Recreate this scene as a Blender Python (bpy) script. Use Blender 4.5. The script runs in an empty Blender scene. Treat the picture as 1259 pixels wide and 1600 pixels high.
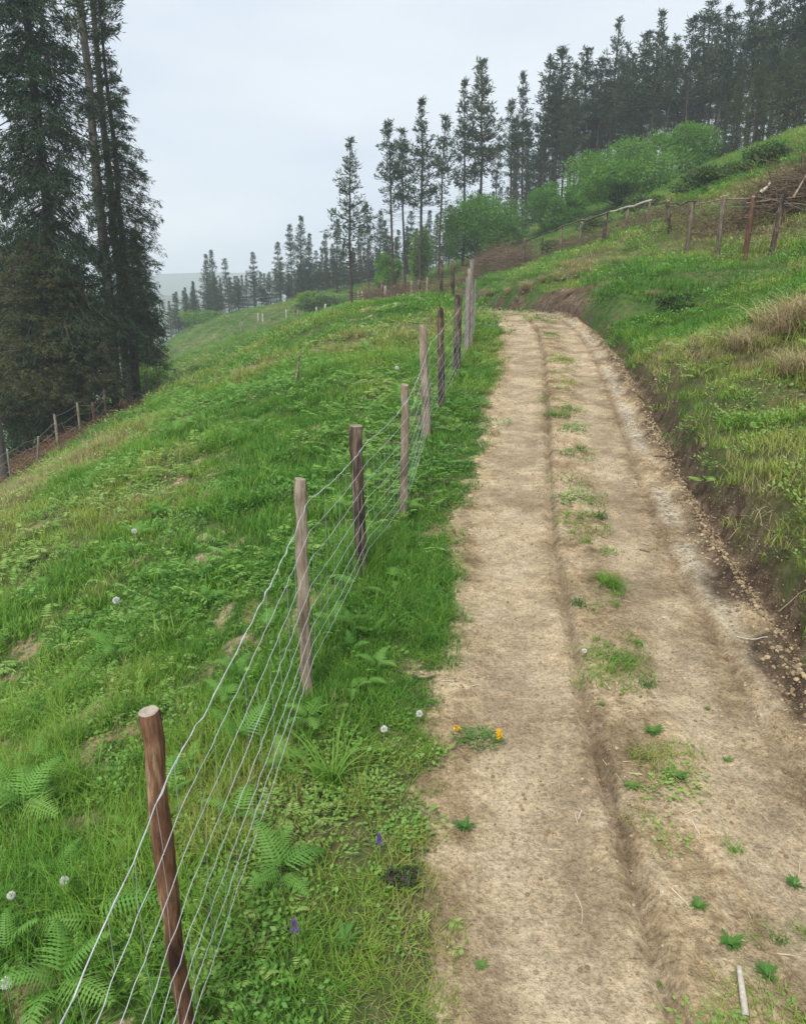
import bpy, math, random
import numpy as np
from mathutils import Vector, Euler

R = math.radians
SC = bpy.context.scene
COL = SC.collection
rng = np.random.default_rng(7)
random.seed(7)

# ------------------------------------------------------------------ camera
CAM_Z = 2.5
PITCH = 15.4
FPX = 1200.0            # focal length in photo pixels (1259 x 1600)
cd = bpy.data.cameras.new("camera")
cam = bpy.data.objects.new("camera", cd)
COL.objects.link(cam)
cam.location = (0, 0, CAM_Z)
cam.rotation_euler = (R(90 - PITCH), 0, 0)
cd.sensor_fit = 'VERTICAL'
cd.sensor_height = 24
cd.lens = 24 * FPX / 1600.0
cd.clip_start = 0.05
cd.clip_end = 6000
SC.camera = cam

# ------------------------------------------------------------------ sky and sun (bright overcast)
SUN_EL, SUN_AZ = 52, 200
w = bpy.data.worlds.new("World")
SC.world = w
w.use_nodes = True
nt = w.node_tree
nt.nodes.clear()
def N(tree, t, **kw):
    n = tree.nodes.new(t)
    for k, v in kw.items():
        setattr(n, k, v)
    return n
wo = N(nt, 'ShaderNodeOutputWorld')
bg = N(nt, 'ShaderNodeBackground')
sky = N(nt, 'ShaderNodeTexSky', sky_type='NISHITA', sun_disc=False, sun_elevation=R(SUN_EL), sun_rotation=R(SUN_AZ))
sky.air_density = 1.0
tc = N(nt, 'ShaderNodeTexCoord')
mp = N(nt, 'ShaderNodeMapping')
mp.inputs['Scale'].default_value = (1.0, 1.0, 3.0)
nz = N(nt, 'ShaderNodeTexNoise')
nz.inputs['Scale'].default_value = 2.4
nz.inputs['Detail'].default_value = 5
nz.inputs['Roughness'].default_value = 0.45
rp = N(nt, 'ShaderNodeValToRGB')
rp.color_ramp.elements[0].position = 0.36
rp.color_ramp.elements[0].color = (5.7, 6.5, 7.4, 1)
rp.color_ramp.elements[1].position = 0.64
rp.color_ramp.elements[1].color = (7.2, 7.7, 8.2, 1)
mx = N(nt, 'ShaderNodeMix', data_type='RGBA')
mx.inputs['Factor'].default_value = 0.93
nt.links.new(tc.outputs['Generated'], mp.inputs['Vector'])
nt.links.new(mp.outputs[0], nz.inputs['Vector'])
nt.links.new(nz.outputs['Fac'], rp.inputs[0])
nt.links.new(sky.outputs[0], mx.inputs[6])
nt.links.new(rp.outputs[0], mx.inputs[7])
nt.links.new(mx.outputs[2], bg.inputs['Color'])
bg.inputs['Strength'].default_value = 0.05
nt.links.new(bg.outputs[0], wo.inputs[0])

sl = bpy.data.lights.new("sun", 'SUN')
sl.energy = 1.5
sl.angle = R(14)
sl.color = (1.0, 0.96, 0.90)
so = bpy.data.objects.new("sun", sl)
COL.objects.link(so)
so.rotation_euler = (R(90 - SUN_EL), 0, R(180 - SUN_AZ))

SC.view_settings.view_transform = 'Standard'
SC.view_settings.look = 'None'
SC.view_settings.exposure = 1.35
SC.view_settings.gamma = 1.0
SC.view_settings.use_curve_mapping = False
SC.render.engine = 'CYCLES'
SC.cycles.max_bounces = 6
SC.cycles.diffuse_bounces = 3
SC.cycles.transmission_bounces = 3
SC.cycles.transparent_max_bounces = 6
SC.cycles.volume_bounces = 2
SC.cycles.use_denoising = True
SC.cycles.sample_clamp_indirect = 4

# ------------------------------------------------------------------ maths helpers
CP, SP = math.cos(R(PITCH)), math.sin(R(PITCH))

def pix(px, py, depth):
    """world point at photo pixel (px, py), DEPTH metres along the view axis"""
    u = (px - 629.5) / FPX * depth
    v = (py - 800) / FPX * depth
    return np.array([u, depth * CP - v * SP, CAM_Z - (v * CP + depth * SP)])

def _hash(ix, iy, seed):
    h = (ix.astype(np.int64) * 374761393 + iy.astype(np.int64) * 668265263 + seed * 974634777) & 0xFFFFFFFF
    h = ((h ^ (h >> 13)) * 1274126177) & 0xFFFFFFFF
    return ((h ^ (h >> 16)) & 0xFFFF) / 65535.0

def vnoise(x, y, seed=0):
    ix, iy = np.floor(x), np.floor(y)
    fx, fy = x - ix, y - iy
    fx, fy = fx * fx * (3 - 2 * fx), fy * fy * (3 - 2 * fy)
    a, b = _hash(ix, iy, seed), _hash(ix + 1, iy, seed)
    c, d = _hash(ix, iy + 1, seed), _hash(ix + 1, iy + 1, seed)
    return (a * (1 - fx) + b * fx) * (1 - fy) + (c * (1 - fx) + d * fx) * fy

def fbm(x, y, f=1.0, o=4, seed=0):
    s, a, t = 0, 1.0, 0
    for k in range(o):
        s = s + a * vnoise(x * f + 17.3 * k, y * f - 9.1 * k, seed + k)
        t += a
        a *= 0.5
        f *= 2.03
    return s / t

def sstep(a, b, x):
    t = np.clip((x - a) / (b - a), 0, 1)
    return t * t * (3 - 2 * t)

# ------------------------------------------------------------------ terrain
RY = np.array([-6, 0, 1.5, 2.2, 3.7, 5.8, 7.5, 10.8, 14, 17, 20, 25, 30, 34, 40, 50, 60, 75])
RXL = np.array([0.05, 0.03, .04, 0.08, .20, .42, .70, 1.22, 1.75, 2.15, 2.45, 1.95, 1.10, .4, -.9, -4, -8.5, -16])
RXR = np.array([2.35, 2.35, 2.40, 2.42, 2.40, 2.62, 2.88, 3.45, 3.95, 4.26, 4.30, 3.60, 2.75, 2.2, 1.0, -1.6, -6, -13])
def road_l(y): return np.interp(y, RY, RXL)
def road_r(y): return np.interp(y, RY, RXR)
RZY = np.array([-6, 16, 18, 20, 22, 25, 30, 40, 60, 75])
RZZ = np.array([-3.16, -.74, -.53, -.36, -.345, -.37, -.41, -.60, -1.6, -3.0])
def road_z(y): return np.interp(y, RZY, RZZ) + CAM_Z

ctl = []
def cz(x, y, zrel): ctl.append((x, y, zrel + CAM_Z))
def cp(px, py, dep): ctl.append(tuple(pix(px, py, dep)))
for y in (-5, 0, 3.7, 8, 12, 16, 20):
    z = float(road_z(y)) - CAM_Z
    xl = float(road_l(y)); xr = float(road_r(y))
    cz(xl - .1, y, z + .02); cz(xr, y, z)
for y in (25, 30, 40):
    z = float(road_z(y)) - CAM_Z
    cz(float(road_l(y)) - .6, y, z + .35); cz(float(road_r(y)), y, z + .05)
# fence line
for px, py, d in ((278, 1640, 2.44), (480, 1098, 4.16), (568, 908, 5.5), (630, 810, 6.6), (666, 685, 8.87), (692, 640, 10.1), (713, 592, 12), (735, 532, 15.5),
                  (708, 468, 23), (689, 466, 26)): cp(px, py, d)
# field
cz(-2.9, 5, -2.8); cz(-5, 2, -3.9); cz(-5, 8, -3.1); cz(-5, 15, -2.35); cz(-9, 9, -4.5); cz(-4, 25, -1.1)
cp(0, 790, 17.8); cp(57, 742, 19.5); cp(129, 697, 22); cp(188, 656, 26); cp(252, 617, 35); cp(285, 560, 52)
cp(600, 480, 36); cp(500, 492, 62); cp(400, 512, 75); cp(300, 530, 85); cp(640, 466, 50)
# right bank
cp(1259, 600, 8); cp(1259, 450, 9.8); cz(3.3, 6, -1.5); cz(4.2, 5, -.5); cz(3.2, 2, -1.6); cz(5, 2, -.2); cz(9, 5, 1.6)
cp(1100, 470, 16); cp(1100, 430, 17); cp(1210, 392, 17.5); cp(1165, 398, 18.2); cp(1075, 396, 20.5); cp(978, 376, 26); cp(905, 392, 31); cp(860, 405, 36); cp(790, 420, 45)
cp(1000, 412, 20); cp(950, 438, 19.3); cp(850, 424, 25); cp(780, 446, 30); cp(1000, 450, 17.5)
cp(1259, 212, 30); cp(1130, 265, 38); cp(1259, 300, 21); cp(1130, 310, 24)
# behind
cp(450, 478, 78); cp(560, 455, 75); cp(680, 430, 68); cp(850, 350, 64); cp(1000, 285, 60); cp(1130, 252, 52); cp(1259, 200, 45)
cp(330, 500, 105)
cz(-14, 22, -6.2); cz(-20, 28, -9.0); cz(-32, 45, -14); cz(-36, 80, -16); cz(-14, 12, -7.5); cz(-18, 2, -9.5); cz(-16, 40, -6.5); cz(-10, -5, -6)
cz(15, 12, 3.6); cz(25, 25, 8); cz(30, 0, 6); cz(4, -5, -1.0); cz(38, 60, 12); cz(10, 95, 3); cz(40, 95, 9); cz(-10, 110, -5); cz(-40, 110, -14)
C = np.array(ctl)
def _U(r2): return 0.5 * r2 * np.log(r2 + 1e-9)
def _fit():
    n = len(C)
    d2 = (C[:, None, 0] - C[None, :, 0]) ** 2 + (C[:, None, 1] - C[None, :, 1]) ** 2
    K = _U(d2) + np.eye(n) * 0.6
    P = np.c_[np.ones(n), C[:, 0], C[:, 1]]
    A = np.zeros((n + 3, n + 3))
    A[:n, :n] = K; A[:n, n:] = P; A[n:, :n] = P.T
    return np.linalg.solve(A, np.r_[C[:, 2], 0, 0, 0])
TP = _fit()
def tps(x, y):
    sh = np.shape(x)
    x = np.ravel(x).astype(float); y = np.ravel(y).astype(float)
    r = np.hypot(x, y - 30)
    k = np.where(r > 110, 110 / np.maximum(r, 1e-6), 1.0)       # hold the spline's edge value farther out
    xs, ys = x * k, 30 + (y - 30) * k
    out = np.full(x.shape, TP[-3]) + TP[-2] * xs + TP[-1] * ys
    for i in range(len(C)):
        out += TP[i] * _U((xs - C[i, 0]) ** 2 + (ys - C[i, 1]) ** 2)
    return out.reshape(sh)

def rprofile(u, wd, y):
    """height of the track's cross-section; u metres from its left edge, wd its width"""
    s = u / wd * 2.3
    n1 = fbm(s * 3, y, 1.0, 3, 5) - .5
    z = -0.030 * np.exp(-((s - .42) / .30) ** 4) - .025 * np.exp(-((s - 1.5) / .26) ** 4)
    z = z + .022 * np.exp(-((s - 1.05) / .16) ** 2)
    g = s - (.80 + .03 * (vnoise(y * .8, y * 0, 3) - .5))
    z = z - .05 * np.exp(-(g / .03) ** 2) + .022 * np.exp(-((g - .08) / .04) ** 2)
    g2 = s - (1.74 + .05 * (vnoise(y * .7, y * 0, 9) - .5))
    z = z - .03 * np.exp(-(g2 / .03) ** 2)
    z = z + .012 * np.exp(-((s - 1.86) / .07) ** 4)
    berm = np.exp(-((s - 2.06) / .07) ** 2)
    z = z + berm * (.03 + .07 * vnoise(s * 14, y * 5, 21))
    z = z - .13 * np.exp(-((s - 2.33) / .12) ** 2)
    return z + n1 * .03 + (fbm(s * 9, y * 3, 1.0, 3, 15) - .5) * .03 * sstep(.75, .95, s)

def height(x, y, detail=True):
    x = np.asarray(x, float); y = np.asarray(y, float)
    base = tps(x, y)
    xl, xr = road_l(y), road_r(y)
    wd = xr - xl
    u = x - xl
    near = 1 - sstep(40, 60, y)
    if detail:
        offr = np.maximum(-u, u - wd)
        amp = sstep(0, 1.2, offr)
        base = base + amp * ((fbm(x, y, .22, 3, 31) - .5) * .35 + (fbm(x, y, 1.1, 3, 41) - .5) * .30 + (fbm(x, y, 4.5, 2, 47) - .5) * .05)
        # eroded lip of the bank
        bank = sstep(.05, .5, u - wd) * (1 - sstep(1.6, 3.0, u - wd)) * near
        base = base + bank * ((fbm(x, y, 1.7, 3, 61) - .45) * .35)
    zr = road_z(y) + (rprofile(u, wd, y) if detail else 0)
    wl = sstep(-.30, 0.02, u)
    wr = 1 - sstep(-.02, .55, u - wd)
    k = wl * wr * near
    z = base * (1 - k) + zr * k
    # steep face just past the ditch
    z = z + near * (.28 - .12 * sstep(8, 13, y)) * sstep(.0, .22, u - wd) * (1 - sstep(.3, 1.3, u - wd)) * (1 if detail else 0)
    r = np.hypot(x, y - 30)
    far = CAM_Z - 60 + 25 * fbm(x, y, .006, 3, 77)
    kf = sstep(95, 240, r)
    return z * (1 - kf) + far * kf

def hit(px, py, tmax=200):
    """where the ray through a photo pixel meets the terrain"""
    d = pix(px, py, 1.0) - np.array([0, 0, CAM_Z])
    t = np.geomspace(1.2, tmax, 700)
    P = np.array([0, 0, CAM_Z])[None] + t[:, None] * d[None]
    below = P[:, 2] < height(P[:, 0], P[:, 1])
    i = int(np.argmax(below)) if below.any() else len(t) - 1
    return P[i]

def H1(x, y): return float(height(np.array([x]), np.array([y]))[0])

# ------------------------------------------------------------------ masks shared by ground colour and planting
def bare(x, y, planted=1.0):
    """1 on bare earth, 0 under full grass"""
    xl, xr = road_l(y), road_r(y)
    wd = xr - xl
    u = x - xl
    s = u / wd * 2.3
    n = .55 * fbm(x, y, 1.6, 3, 101) + .45 * fbm(x, y, 6.5, 3, 103)
    e = (n - .5) * 1.1
    left = sstep(-.22, .16, u + e * .42)
    ro = -.02 - .08 * sstep(8, 14, y)
    right = 1 - sstep(ro, ro + .34, (u - wd) + e * .5)
    road = left * right
    strip = .8 * np.exp(-((s - 1.10) / .17) ** 2) * sstep(.42, .60, fbm(x, y, 3.2, 4, 113) + .02)
    strip2 = np.exp(-((s - .95) / .2) ** 2) * sstep(.6, .72, fbm(x, y, 3.1, 2, 117)) * .6
    road = road * (1 - np.clip(strip + strip2, 0, .9) * planted)
    road = road * (1 - sstep(44, 55, y))
    verge = .62 * sstep(.52, .70, .6 * fbm(x, y, 2.6, 3, 131) + .4 * fbm(x, y, 9, 2, 133)) * sstep(-.60, -.15, u) * (.3 + .7 * sstep(2.6, 4.2, y)) * (1 - sstep(0, .2, u)) * (1 - sstep(9, 14, y))
    fieldp = sstep(.55, .70, .6 * fbm(x, y, 1.9, 3, 139) + (.4 + .05 * sstep(-3, -5, x)) * fbm(x, y, 7, 2, 141)) * .7 * (u < -.6)
    bankp = sstep(.60, .70, fbm(x, y, 1.3, 3, 149)) * (u > wd) * (1 - sstep(2.0, 3.5, u - wd)) * .40
    lipp = sstep(.52, .62, fbm(x, y, .9, 3, 151)) * (u > wd) * (1 - sstep(.5, 1.0, u - wd)) * sstep(14, 19, y) * .75
    return np.clip(np.maximum.reduce([road, verge, fieldp, bankp, lipp]), 0, 1)

def dryness(x, y):
    """0 fresh green, 1 olive and straw"""
    xl, xr = road_l(y), road_r(y)
    n = fbm(x, y, .35, 4, 201)
    leftish = (sstep(-2.5, -7, x + .12 * y) * .34 * (1 - sstep(28, 42, y)) + .16 * sstep(-3.5, -6, x) * (1 - sstep(12, 20, y)))
    n = n * (1 - .35 * sstep(30, 45, y)) + .15 * sstep(30, 45, y)
    bank = sstep(0, .4, x - xr) * (1 - sstep(2.5, 5, x - xr)) * .08
    up = sstep(6.5, 9, x - xr) * .12
    d = (n - .5) * 2.3 + .5 * (fbm(x, y, 1.7, 3, 207) - .5) + .24 + leftish + bank + up
    d = d - .34 * sstep(-3.2, -1.2, x - xl) * (1 - sstep(.2, .6, x - xl)) * (1 - sstep(10, 16, y))
    return np.clip(d, 0, 1)

# ------------------------------------------------------------------ mesh helpers
def mesh(name, V, F, mats=(), smooth=False, attrs=None, mi=None):
    """V (n,3); F (m,3) or (m,4) or a list of such arrays"""
    me = bpy.data.meshes.new(name)
    Fs = F if isinstance(F, list) else [F]
    Fs = [np.asarray(f, np.int32) for f in Fs if len(f)]
    V = np.asarray(V, np.float32)
    me.vertices.add(len(V))
    me.vertices.foreach_set('co', V.ravel())
    nl = sum(f.size for f in Fs); nf = sum(len(f) for f in Fs)
    me.loops.add(nl); me.polygons.add(nf)
    me.loops.foreach_set('vertex_index', np.concatenate([f.ravel() for f in Fs]))
    tot = np.concatenate([np.full(len(f), f.shape[1], np.int32) for f in Fs])
    st = np.r_[0, np.cumsum(tot)[:-1]].astype(np.int32)
    me.polygons.foreach_set('loop_start', st)
    if mi is not None:
        me.polygons.foreach_set('material_index', np.asarray(mi, np.int32))
    if smooth:
        me.polygons.foreach_set('use_smooth', np.ones(nf, bool))
    for k, a in (attrs or {}).items():
        a = np.asarray(a, np.float32)
        at = me.attributes.new(k, 'FLOAT', 'POINT')
        at.data.foreach_set('value', a)
    for m in mats: me.materials.append(m)
    me.update(calc_edges=True)
    return me

def obj(name, me, parent=None, link=True):
    o = bpy.data.objects.new(name, me)
    if link: COL.objects.link(o)
    if parent is not None: o.parent = parent
    return o

def tag(o, label=None, cat=None, group=None, kind=None):
    if label: o['label'] = label
    if cat: o['category'] = cat
    if group: o['group'] = group
    if kind: o['kind'] = kind
    return o

def empty(name, loc, rz=0.0):
    o = bpy.data.objects.new(name, None)
    COL.objects.link(o)
    o.location = loc
    o.rotation_euler = (0, 0, rz)
    o.empty_display_size = .1
    return o

def copy_tree(o, parent=None):
    c = o.copy()
    COL.objects.link(c)
    c.parent = parent
    for ch in list(o.children): copy_tree(ch, c)
    return c

class MB:
    """collects pieces with numpy"""
    def __init__(s): s.V, s.F3, s.F4, s.A, s.n = [], [], [], [], 0
    def add(s, V, F, a=None):
        V = np.asarray(V, float); F = np.asarray(F, int)
        s.V.append(V); (s.F3 if F.shape[1] == 3 else s.F4).append(F + s.n)
        s.A.append(np.zeros(len(V)) if a is None else np.asarray(a, float))
        s.n += len(V)
    def mesh(s, name, mats=(), smooth=False):
        F = []
        if s.F3: F.append(np.concatenate(s.F3))
        if s.F4: F.append(np.concatenate(s.F4))
        return mesh(name, np.concatenate(s.V), F, mats, smooth, {'h': np.concatenate(s.A)})

def unit(v): return v / np.maximum(np.linalg.norm(v, axis=-1, keepdims=True), 1e-9)

def blades(mb, P, az, h, wd, bend, S=3, tw=0.0):
    """N curved blades; P roots (N,3)"""
    Nn = len(P)
    t = np.linspace(0, 1, S + 1)
    dx, dy = np.cos(az), np.sin(az)
    sx, sy = -np.sin(az + tw), np.cos(az + tw)
    verts = []; att = []
    for k, tt in enumerate(t):
        out = bend * h * tt ** 1.8
        up = h * (tt - .45 * np.minimum(bend, 1.4) * tt ** 2.6)
        cx = P[:, 0] + dx * out; cy = P[:, 1] + dy * out; czz = P[:, 2] + up
        ww = wd * (1 - tt ** 1.5) * .5 if k < S else wd * 0
        if k < S:
            verts.append(np.stack([cx - sx * ww, cy - sy * ww, czz], 1))
            verts.append(np.stack([cx + sx * ww, cy + sy * ww, czz], 1))
            att += [np.full(Nn, tt)] * 2
        else:
            verts.append(np.stack([cx, cy, czz], 1)); att.append(np.full(Nn, tt))
    K = 2 * S + 1
    V = np.stack(verts, 1).reshape(-1, 3)
    A = np.stack(att, 1).reshape(-1)
    b = np.arange(Nn) * K
    F = []
    for k in range(S - 1):
        F.append(np.stack([b + 2 * k, b + 2 * k + 1, b + 2 * k + 3], 1))
        F.append(np.stack([b + 2 * k, b + 2 * k + 3, b + 2 * k + 2], 1))
    k = S - 1
    F.append(np.stack([b + 2 * k, b + 2 * k + 1, b + 2 * k + 2], 1))
    mb.add(V, np.concatenate(F), A)

def needles(mb, P, D, L, wd, a=None):
    """N flat pointed slivers from P along D"""
    D = unit(D)
    r = unit(rng.normal(size=P.shape))
    S = unit(np.cross(D, r)) * (wd / 2)[:, None]
    M = P + D * (L * .45)[:, None]
    V = np.stack([P, M - S, M + S, P + D * L[:, None]], 1).reshape(-1, 3)
    b = np.arange(len(P)) * 4
    F = np.concatenate([np.stack([b, b + 2, b + 1], 1), np.stack([b + 1, b + 2, b + 3], 1)])
    mb.add(V, F, np.repeat(rng.random(len(P)) if a is None else a, 4))

def prisms(mb, A, B, ra, rb, a=None):
    """N three-sided sticks"""
    D = unit(B - A)
    ref = np.where(np.abs(D[:, 2:3]) > .9, np.array([[1., 0, 0]]), np.array([[0., 0, 1]]))
    X = unit(np.cross(D, ref)); Y = np.cross(D, X)
    V = []
    for P, r in ((A, ra), (B, rb)):
        for k in range(3):
            c, s_ = math.cos(2.0944 * k), math.sin(2.0944 * k)
            V.append(P + (X * c + Y * s_) * np.reshape(r, (-1, 1)))
    V = np.stack(V, 1).reshape(-1, 3)
    b = np.arange(len(A)) * 6
    F = []
    for k in range(3):
        k2 = (k + 1) % 3
        F.append(np.stack([b + k, b + k2, b + 3 + k2, b + 3 + k], 1))
    mb.add(V, np.concatenate(F), np.repeat(rng.random(len(A)) if a is None else a, 6))

def tube(mb, pts, rad, sides=8, cap=True, noise=0.0, seed=0):
    pts = np.asarray(pts, float); n = len(pts)
    rad = np.broadcast_to(np.asarray(rad, float), (n,))
    T = unit(np.gradient(pts, axis=0))
    up = np.array([1., 0, 0]) if abs(T[0, 2]) > .7 else np.array([0, 0, 1.])
    X = unit(np.cross(T, up)); Y = np.cross(T, X)
    ang = np.arange(sides) / sides * 2 * np.pi
    rr = rad[:, None] * np.ones((1, sides))
    if noise:
        r2 = np.random.default_rng(seed)
        g = 1 + noise * r2.normal(size=sides)[None, :] * .6 + noise * .5 * r2.normal(size=(n, sides))
        rr = rr * g
    V = pts[:, None] + (X[:, None] * np.cos(ang)[None, :, None] + Y[:, None] * np.sin(ang)[None, :, None]) * rr[..., None]
    V = V.reshape(-1, 3)
    i = np.arange(n - 1)[:, None] * sides; j = np.arange(sides)[None]; j2 = (j + 1) % sides
    F = np.stack([i + j, i + j2, i + sides + j2, i + sides + j], -1).reshape(-1, 4)
    mb.add(V, F, np.repeat(np.linspace(0, 1, n), sides))
    if cap:
        c = np.vstack([pts[-1:], V[-sides:]])
        F3 = np.stack([np.zeros(sides, int), 1 + np.arange(sides), 1 + (np.arange(sides) + 1) % sides], 1)
        mb.add(c, F3, np.full(sides + 1, 2.0))

# ------------------------------------------------------------------ materials
def newmat(name):
    m = bpy.data.materials.new(name)
    m.use_nodes = True
    t = m.node_tree
    t.nodes.clear()
    return m, t
def L(t, a, b): t.links.new(a, b)
def attr(t, name, typ='GEOMETRY'):
    n = N(t, 'ShaderNodeAttribute', attribute_name=name, attribute_type=typ)
    return n.outputs['Fac']
def noise(t, scale, detail=4, rough=.55, vec=None, stretch=None):
    n = N(t, 'ShaderNodeTexNoise')
    n.inputs['Scale'].default_value = scale
    n.inputs['Detail'].default_value = detail
    n.inputs['Roughness'].default_value = rough
    if vec is None:
        vec = N(t, 'ShaderNodeNewGeometry').outputs['Position']
    if stretch:
        m = N(t, 'ShaderNodeMapping'); m.inputs['Scale'].default_value = stretch
        L(t, vec, m.inputs['Vector']); vec = m.outputs[0]
    L(t, vec, n.inputs['Vector'])
    return n.outputs['Fac']
def ramp(t, fac, stops):
    n = N(t, 'ShaderNodeValToRGB')
    cr = n.color_ramp
    while len(cr.elements) < len(stops): cr.elements.new(.5)
    for e, (p, c) in zip(cr.elements, stops):
        e.position = p; e.color = (*c, 1) if len(c) == 3 else c
    L(t, fac, n.inputs[0])
    return n.outputs[0]
def mixc(t, f, a, b, mode='MIX'):
    n = N(t, 'ShaderNodeMix', data_type='RGBA', blend_type=mode)
    for s, v in ((0, f), (6, a), (7, b)):
        if isinstance(v, (int, float)): n.inputs[s].default_value = v
        elif isinstance(v, tuple): n.inputs[s].default_value = (*v, 1)
        else: L(t, v, n.inputs[s])
    return n.outputs[2]
def math_(t, op, a, b=0.0, clamp=False):
    n = N(t, 'ShaderNodeMath', operation=op, use_clamp=clamp)
    for i, v in enumerate((a, b)):
        if isinstance(v, (int, float)): n.inputs[i].default_value = v
        else: L(t, v, n.inputs[i])
    return n.outputs[0]
def finish(t, col, rough=.9, spec=.2, bump=None, bdist=.01, trans=0.0, bstr=1.0):
    out = N(t, 'ShaderNodeOutputMaterial')
    p = N(t, 'ShaderNodeBsdfPrincipled')
    if isinstance(col, tuple): p.inputs['Base Color'].default_value = (*col, 1)
    else: L(t, col, p.inputs['Base Color'])
    p.inputs['Roughness'].default_value = rough
    p.inputs['Specular IOR Level'].default_value = spec
    if bump is not None:
        b = N(t, 'ShaderNodeBump'); b.inputs['Distance'].default_value = bdist
        b.inputs['Strength'].default_value = bstr
        L(t, bump, b.inputs['Height']); L(t, b.outputs[0], p.inputs['Normal'])
    if trans:
        tr = N(t, 'ShaderNodeBsdfTranslucent')
        if isinstance(col, tuple): tr.inputs[0].default_value = (*col, 1)
        else: L(t, col, tr.inputs[0])
        ms = N(t, 'ShaderNodeMixShader'); ms.inputs[0].default_value = trans
        L(t, p.outputs[0], ms.inputs[1]); L(t, tr.outputs[0], ms.inputs[2])
        L(t, ms.outputs[0], out.inputs[0])
    else:
        L(t, p.outputs[0], out.inputs[0])

def ground_material(name):
    m, t = newmat(name)
    b = attr(t, 'bare'); dry = attr(t, 'dry'); mud = attr(t, 'mud'); crust = attr(t, 'crust'); wear = attr(t, 'wear')
    fine = noise(t, 28, 6, .65)
    med = noise(t, 3.2, 5, .6)
    big = noise(t, .7, 3, .5)
    vfine = noise(t, 110, 3, .7)
    dirt = ramp(t, med, [(.34, (.27, .205, .12)), (.48, (.41, .32, .20)), (.60, (.49, .40, .27))])
    dirt = mixc(t, .75, dirt, ramp(t, noise(t, 11, 6, .7), [(.34, (.30, .28, .25)), (.5, (.5, .5, .5)), (.66, (.66, .65, .64))]), 'OVERLAY')
    dirt = mixc(t, .8, dirt, ramp(t, fine, [(.33, (.33, .31, .28)), (.5, (.52, .50, .48)), (.62, (.60, .59, .57))]), 'OVERLAY')
    dirt = mixc(t, math_(t, 'MULTIPLY', wear, .55), dirt, (.49, .405, .285))
    dirt = mixc(t, math_(t, 'MULTIPLY', crust, .95), dirt, ramp(t, noise(t, 16, 5, .7), [(.36, (.22, .17, .11)), (.50, (.50, .44, .33)), (.6, (.60, .54, .43))]))
    mudc = ramp(t, noise(t, 7, 6, .7), [(.36, (.045, .030, .020)), (.5, (.105, .072, .047)), (.64, (.21, .155, .10))])
    dirt = mixc(t, mud, dirt, mudc)
    grain = ramp(t, noise(t, 62, 4, .75), [(.38, (.24, .23, .22)), (.48, (.48, .48, .48)), (.62, (.66, .66, .66))])
    dirt = mixc(t, .62, dirt, grain, 'OVERLAY')
    damp = ramp(t, noise(t, 1.7, 5, .65), [(.40, (.26, .25, .24)), (.52, (.5, .5, .5)), (.62, (.62, .61, .60))])
    dirt = mixc(t, .5, dirt, damp, 'OVERLAY')
    # turf seen between blades: moss, dead thatch, soil
    turf = ramp(t, noise(t, 6, 5, .65), [(.32, (.030, .060, .014)), (.5, (.060, .120, .024)), (.66, (.12, .125, .045))])
    thatch = ramp(t, noise(t, 14, 5, .7), [(.35, (.085, .070, .035)), (.6, (.21, .165, .085))])
    turf = mixc(t, math_(t, 'MULTIPLY', dry, .85), turf, thatch)
    # ragged transition
    e = math_(t, 'ADD', b, math_(t, 'MULTIPLY', math_(t, 'SUBTRACT', fine, .5), 1.1))
    e = ramp(t, e, [(.34, (0, 0, 0)), (.66, (1, 1, 1))])
    col = mixc(t, e, turf, dirt)
    wv = N(t, 'ShaderNodeMath', operation='SINE')
    u = attr(t, 'uu')
    sp = N(t, 'ShaderNodeSeparateXYZ'); L(t, N(t, 'ShaderNodeNewGeometry').outputs['Position'], sp.inputs[0])
    L(t, math_(t, 'MULTIPLY', math_(t, 'ADD', sp.outputs[1], math_(t, 'MULTIPLY', u, .35)), 95.0), wv.inputs[0])
    tread = math_(t, 'MULTIPLY', wv.outputs[0], attr(t, 'tread'))
    hgt = math_(t, 'ADD', math_(t, 'MULTIPLY', fine, 1.0), math_(t, 'MULTIPLY', vfine, .35))
    hgt = math_(t, 'ADD', hgt, math_(t, 'MULTIPLY', math_(t, 'MULTIPLY', tread, .30), noise(t, 5, 3, .6)))
    hgt = math_(t, 'ADD', hgt, math_(t, 'MULTIPLY', med, 1.5))
    finish(t, col, .95, .15, hgt, .028)
    return m
M_road = ground_material('packed_earth')
M_ground = ground_material('turf_and_soil')

def veg_material(name, stops, trans=.35, rough=.55, spec=.3, root=(.5, .55, .4), inst=True, nscale=1.3):
    m, t = newmat(name)
    h = attr(t, 'h')
    if inst:
        tone = attr(t, 'tone', 'INSTANCER')
        tone = math_(t, 'ADD', tone, math_(t, 'MULTIPLY', math_(t, 'SUBTRACT', noise(t, 9, 3, .6), .5), .55))
    else:
        oi = N(t, 'ShaderNodeObjectInfo').outputs['Random']
        tone = math_(t, 'ADD', math_(t, 'MULTIPLY', oi, .45), math_(t, 'MULTIPLY', noise(t, nscale, 4, .6), .6))
    col = ramp(t, tone, stops)
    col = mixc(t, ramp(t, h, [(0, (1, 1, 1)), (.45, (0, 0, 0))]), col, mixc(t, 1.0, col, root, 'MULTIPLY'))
    finish(t, col, rough, spec, None, 0, trans)
    return m
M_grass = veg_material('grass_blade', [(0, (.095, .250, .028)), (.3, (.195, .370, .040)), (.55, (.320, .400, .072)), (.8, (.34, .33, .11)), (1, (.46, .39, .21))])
M_straw = veg_material('dry_straw', [(0, (.24, .20, .09)), (.5, (.36, .29, .15)), (1, (.50, .41, .25))], .2)
M_leaf = veg_material('weed_leaf', [(0, (.11, .27, .045)), (.5, (.21, .38, .075)), (1, (.34, .44, .13))], .3, .45)
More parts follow.
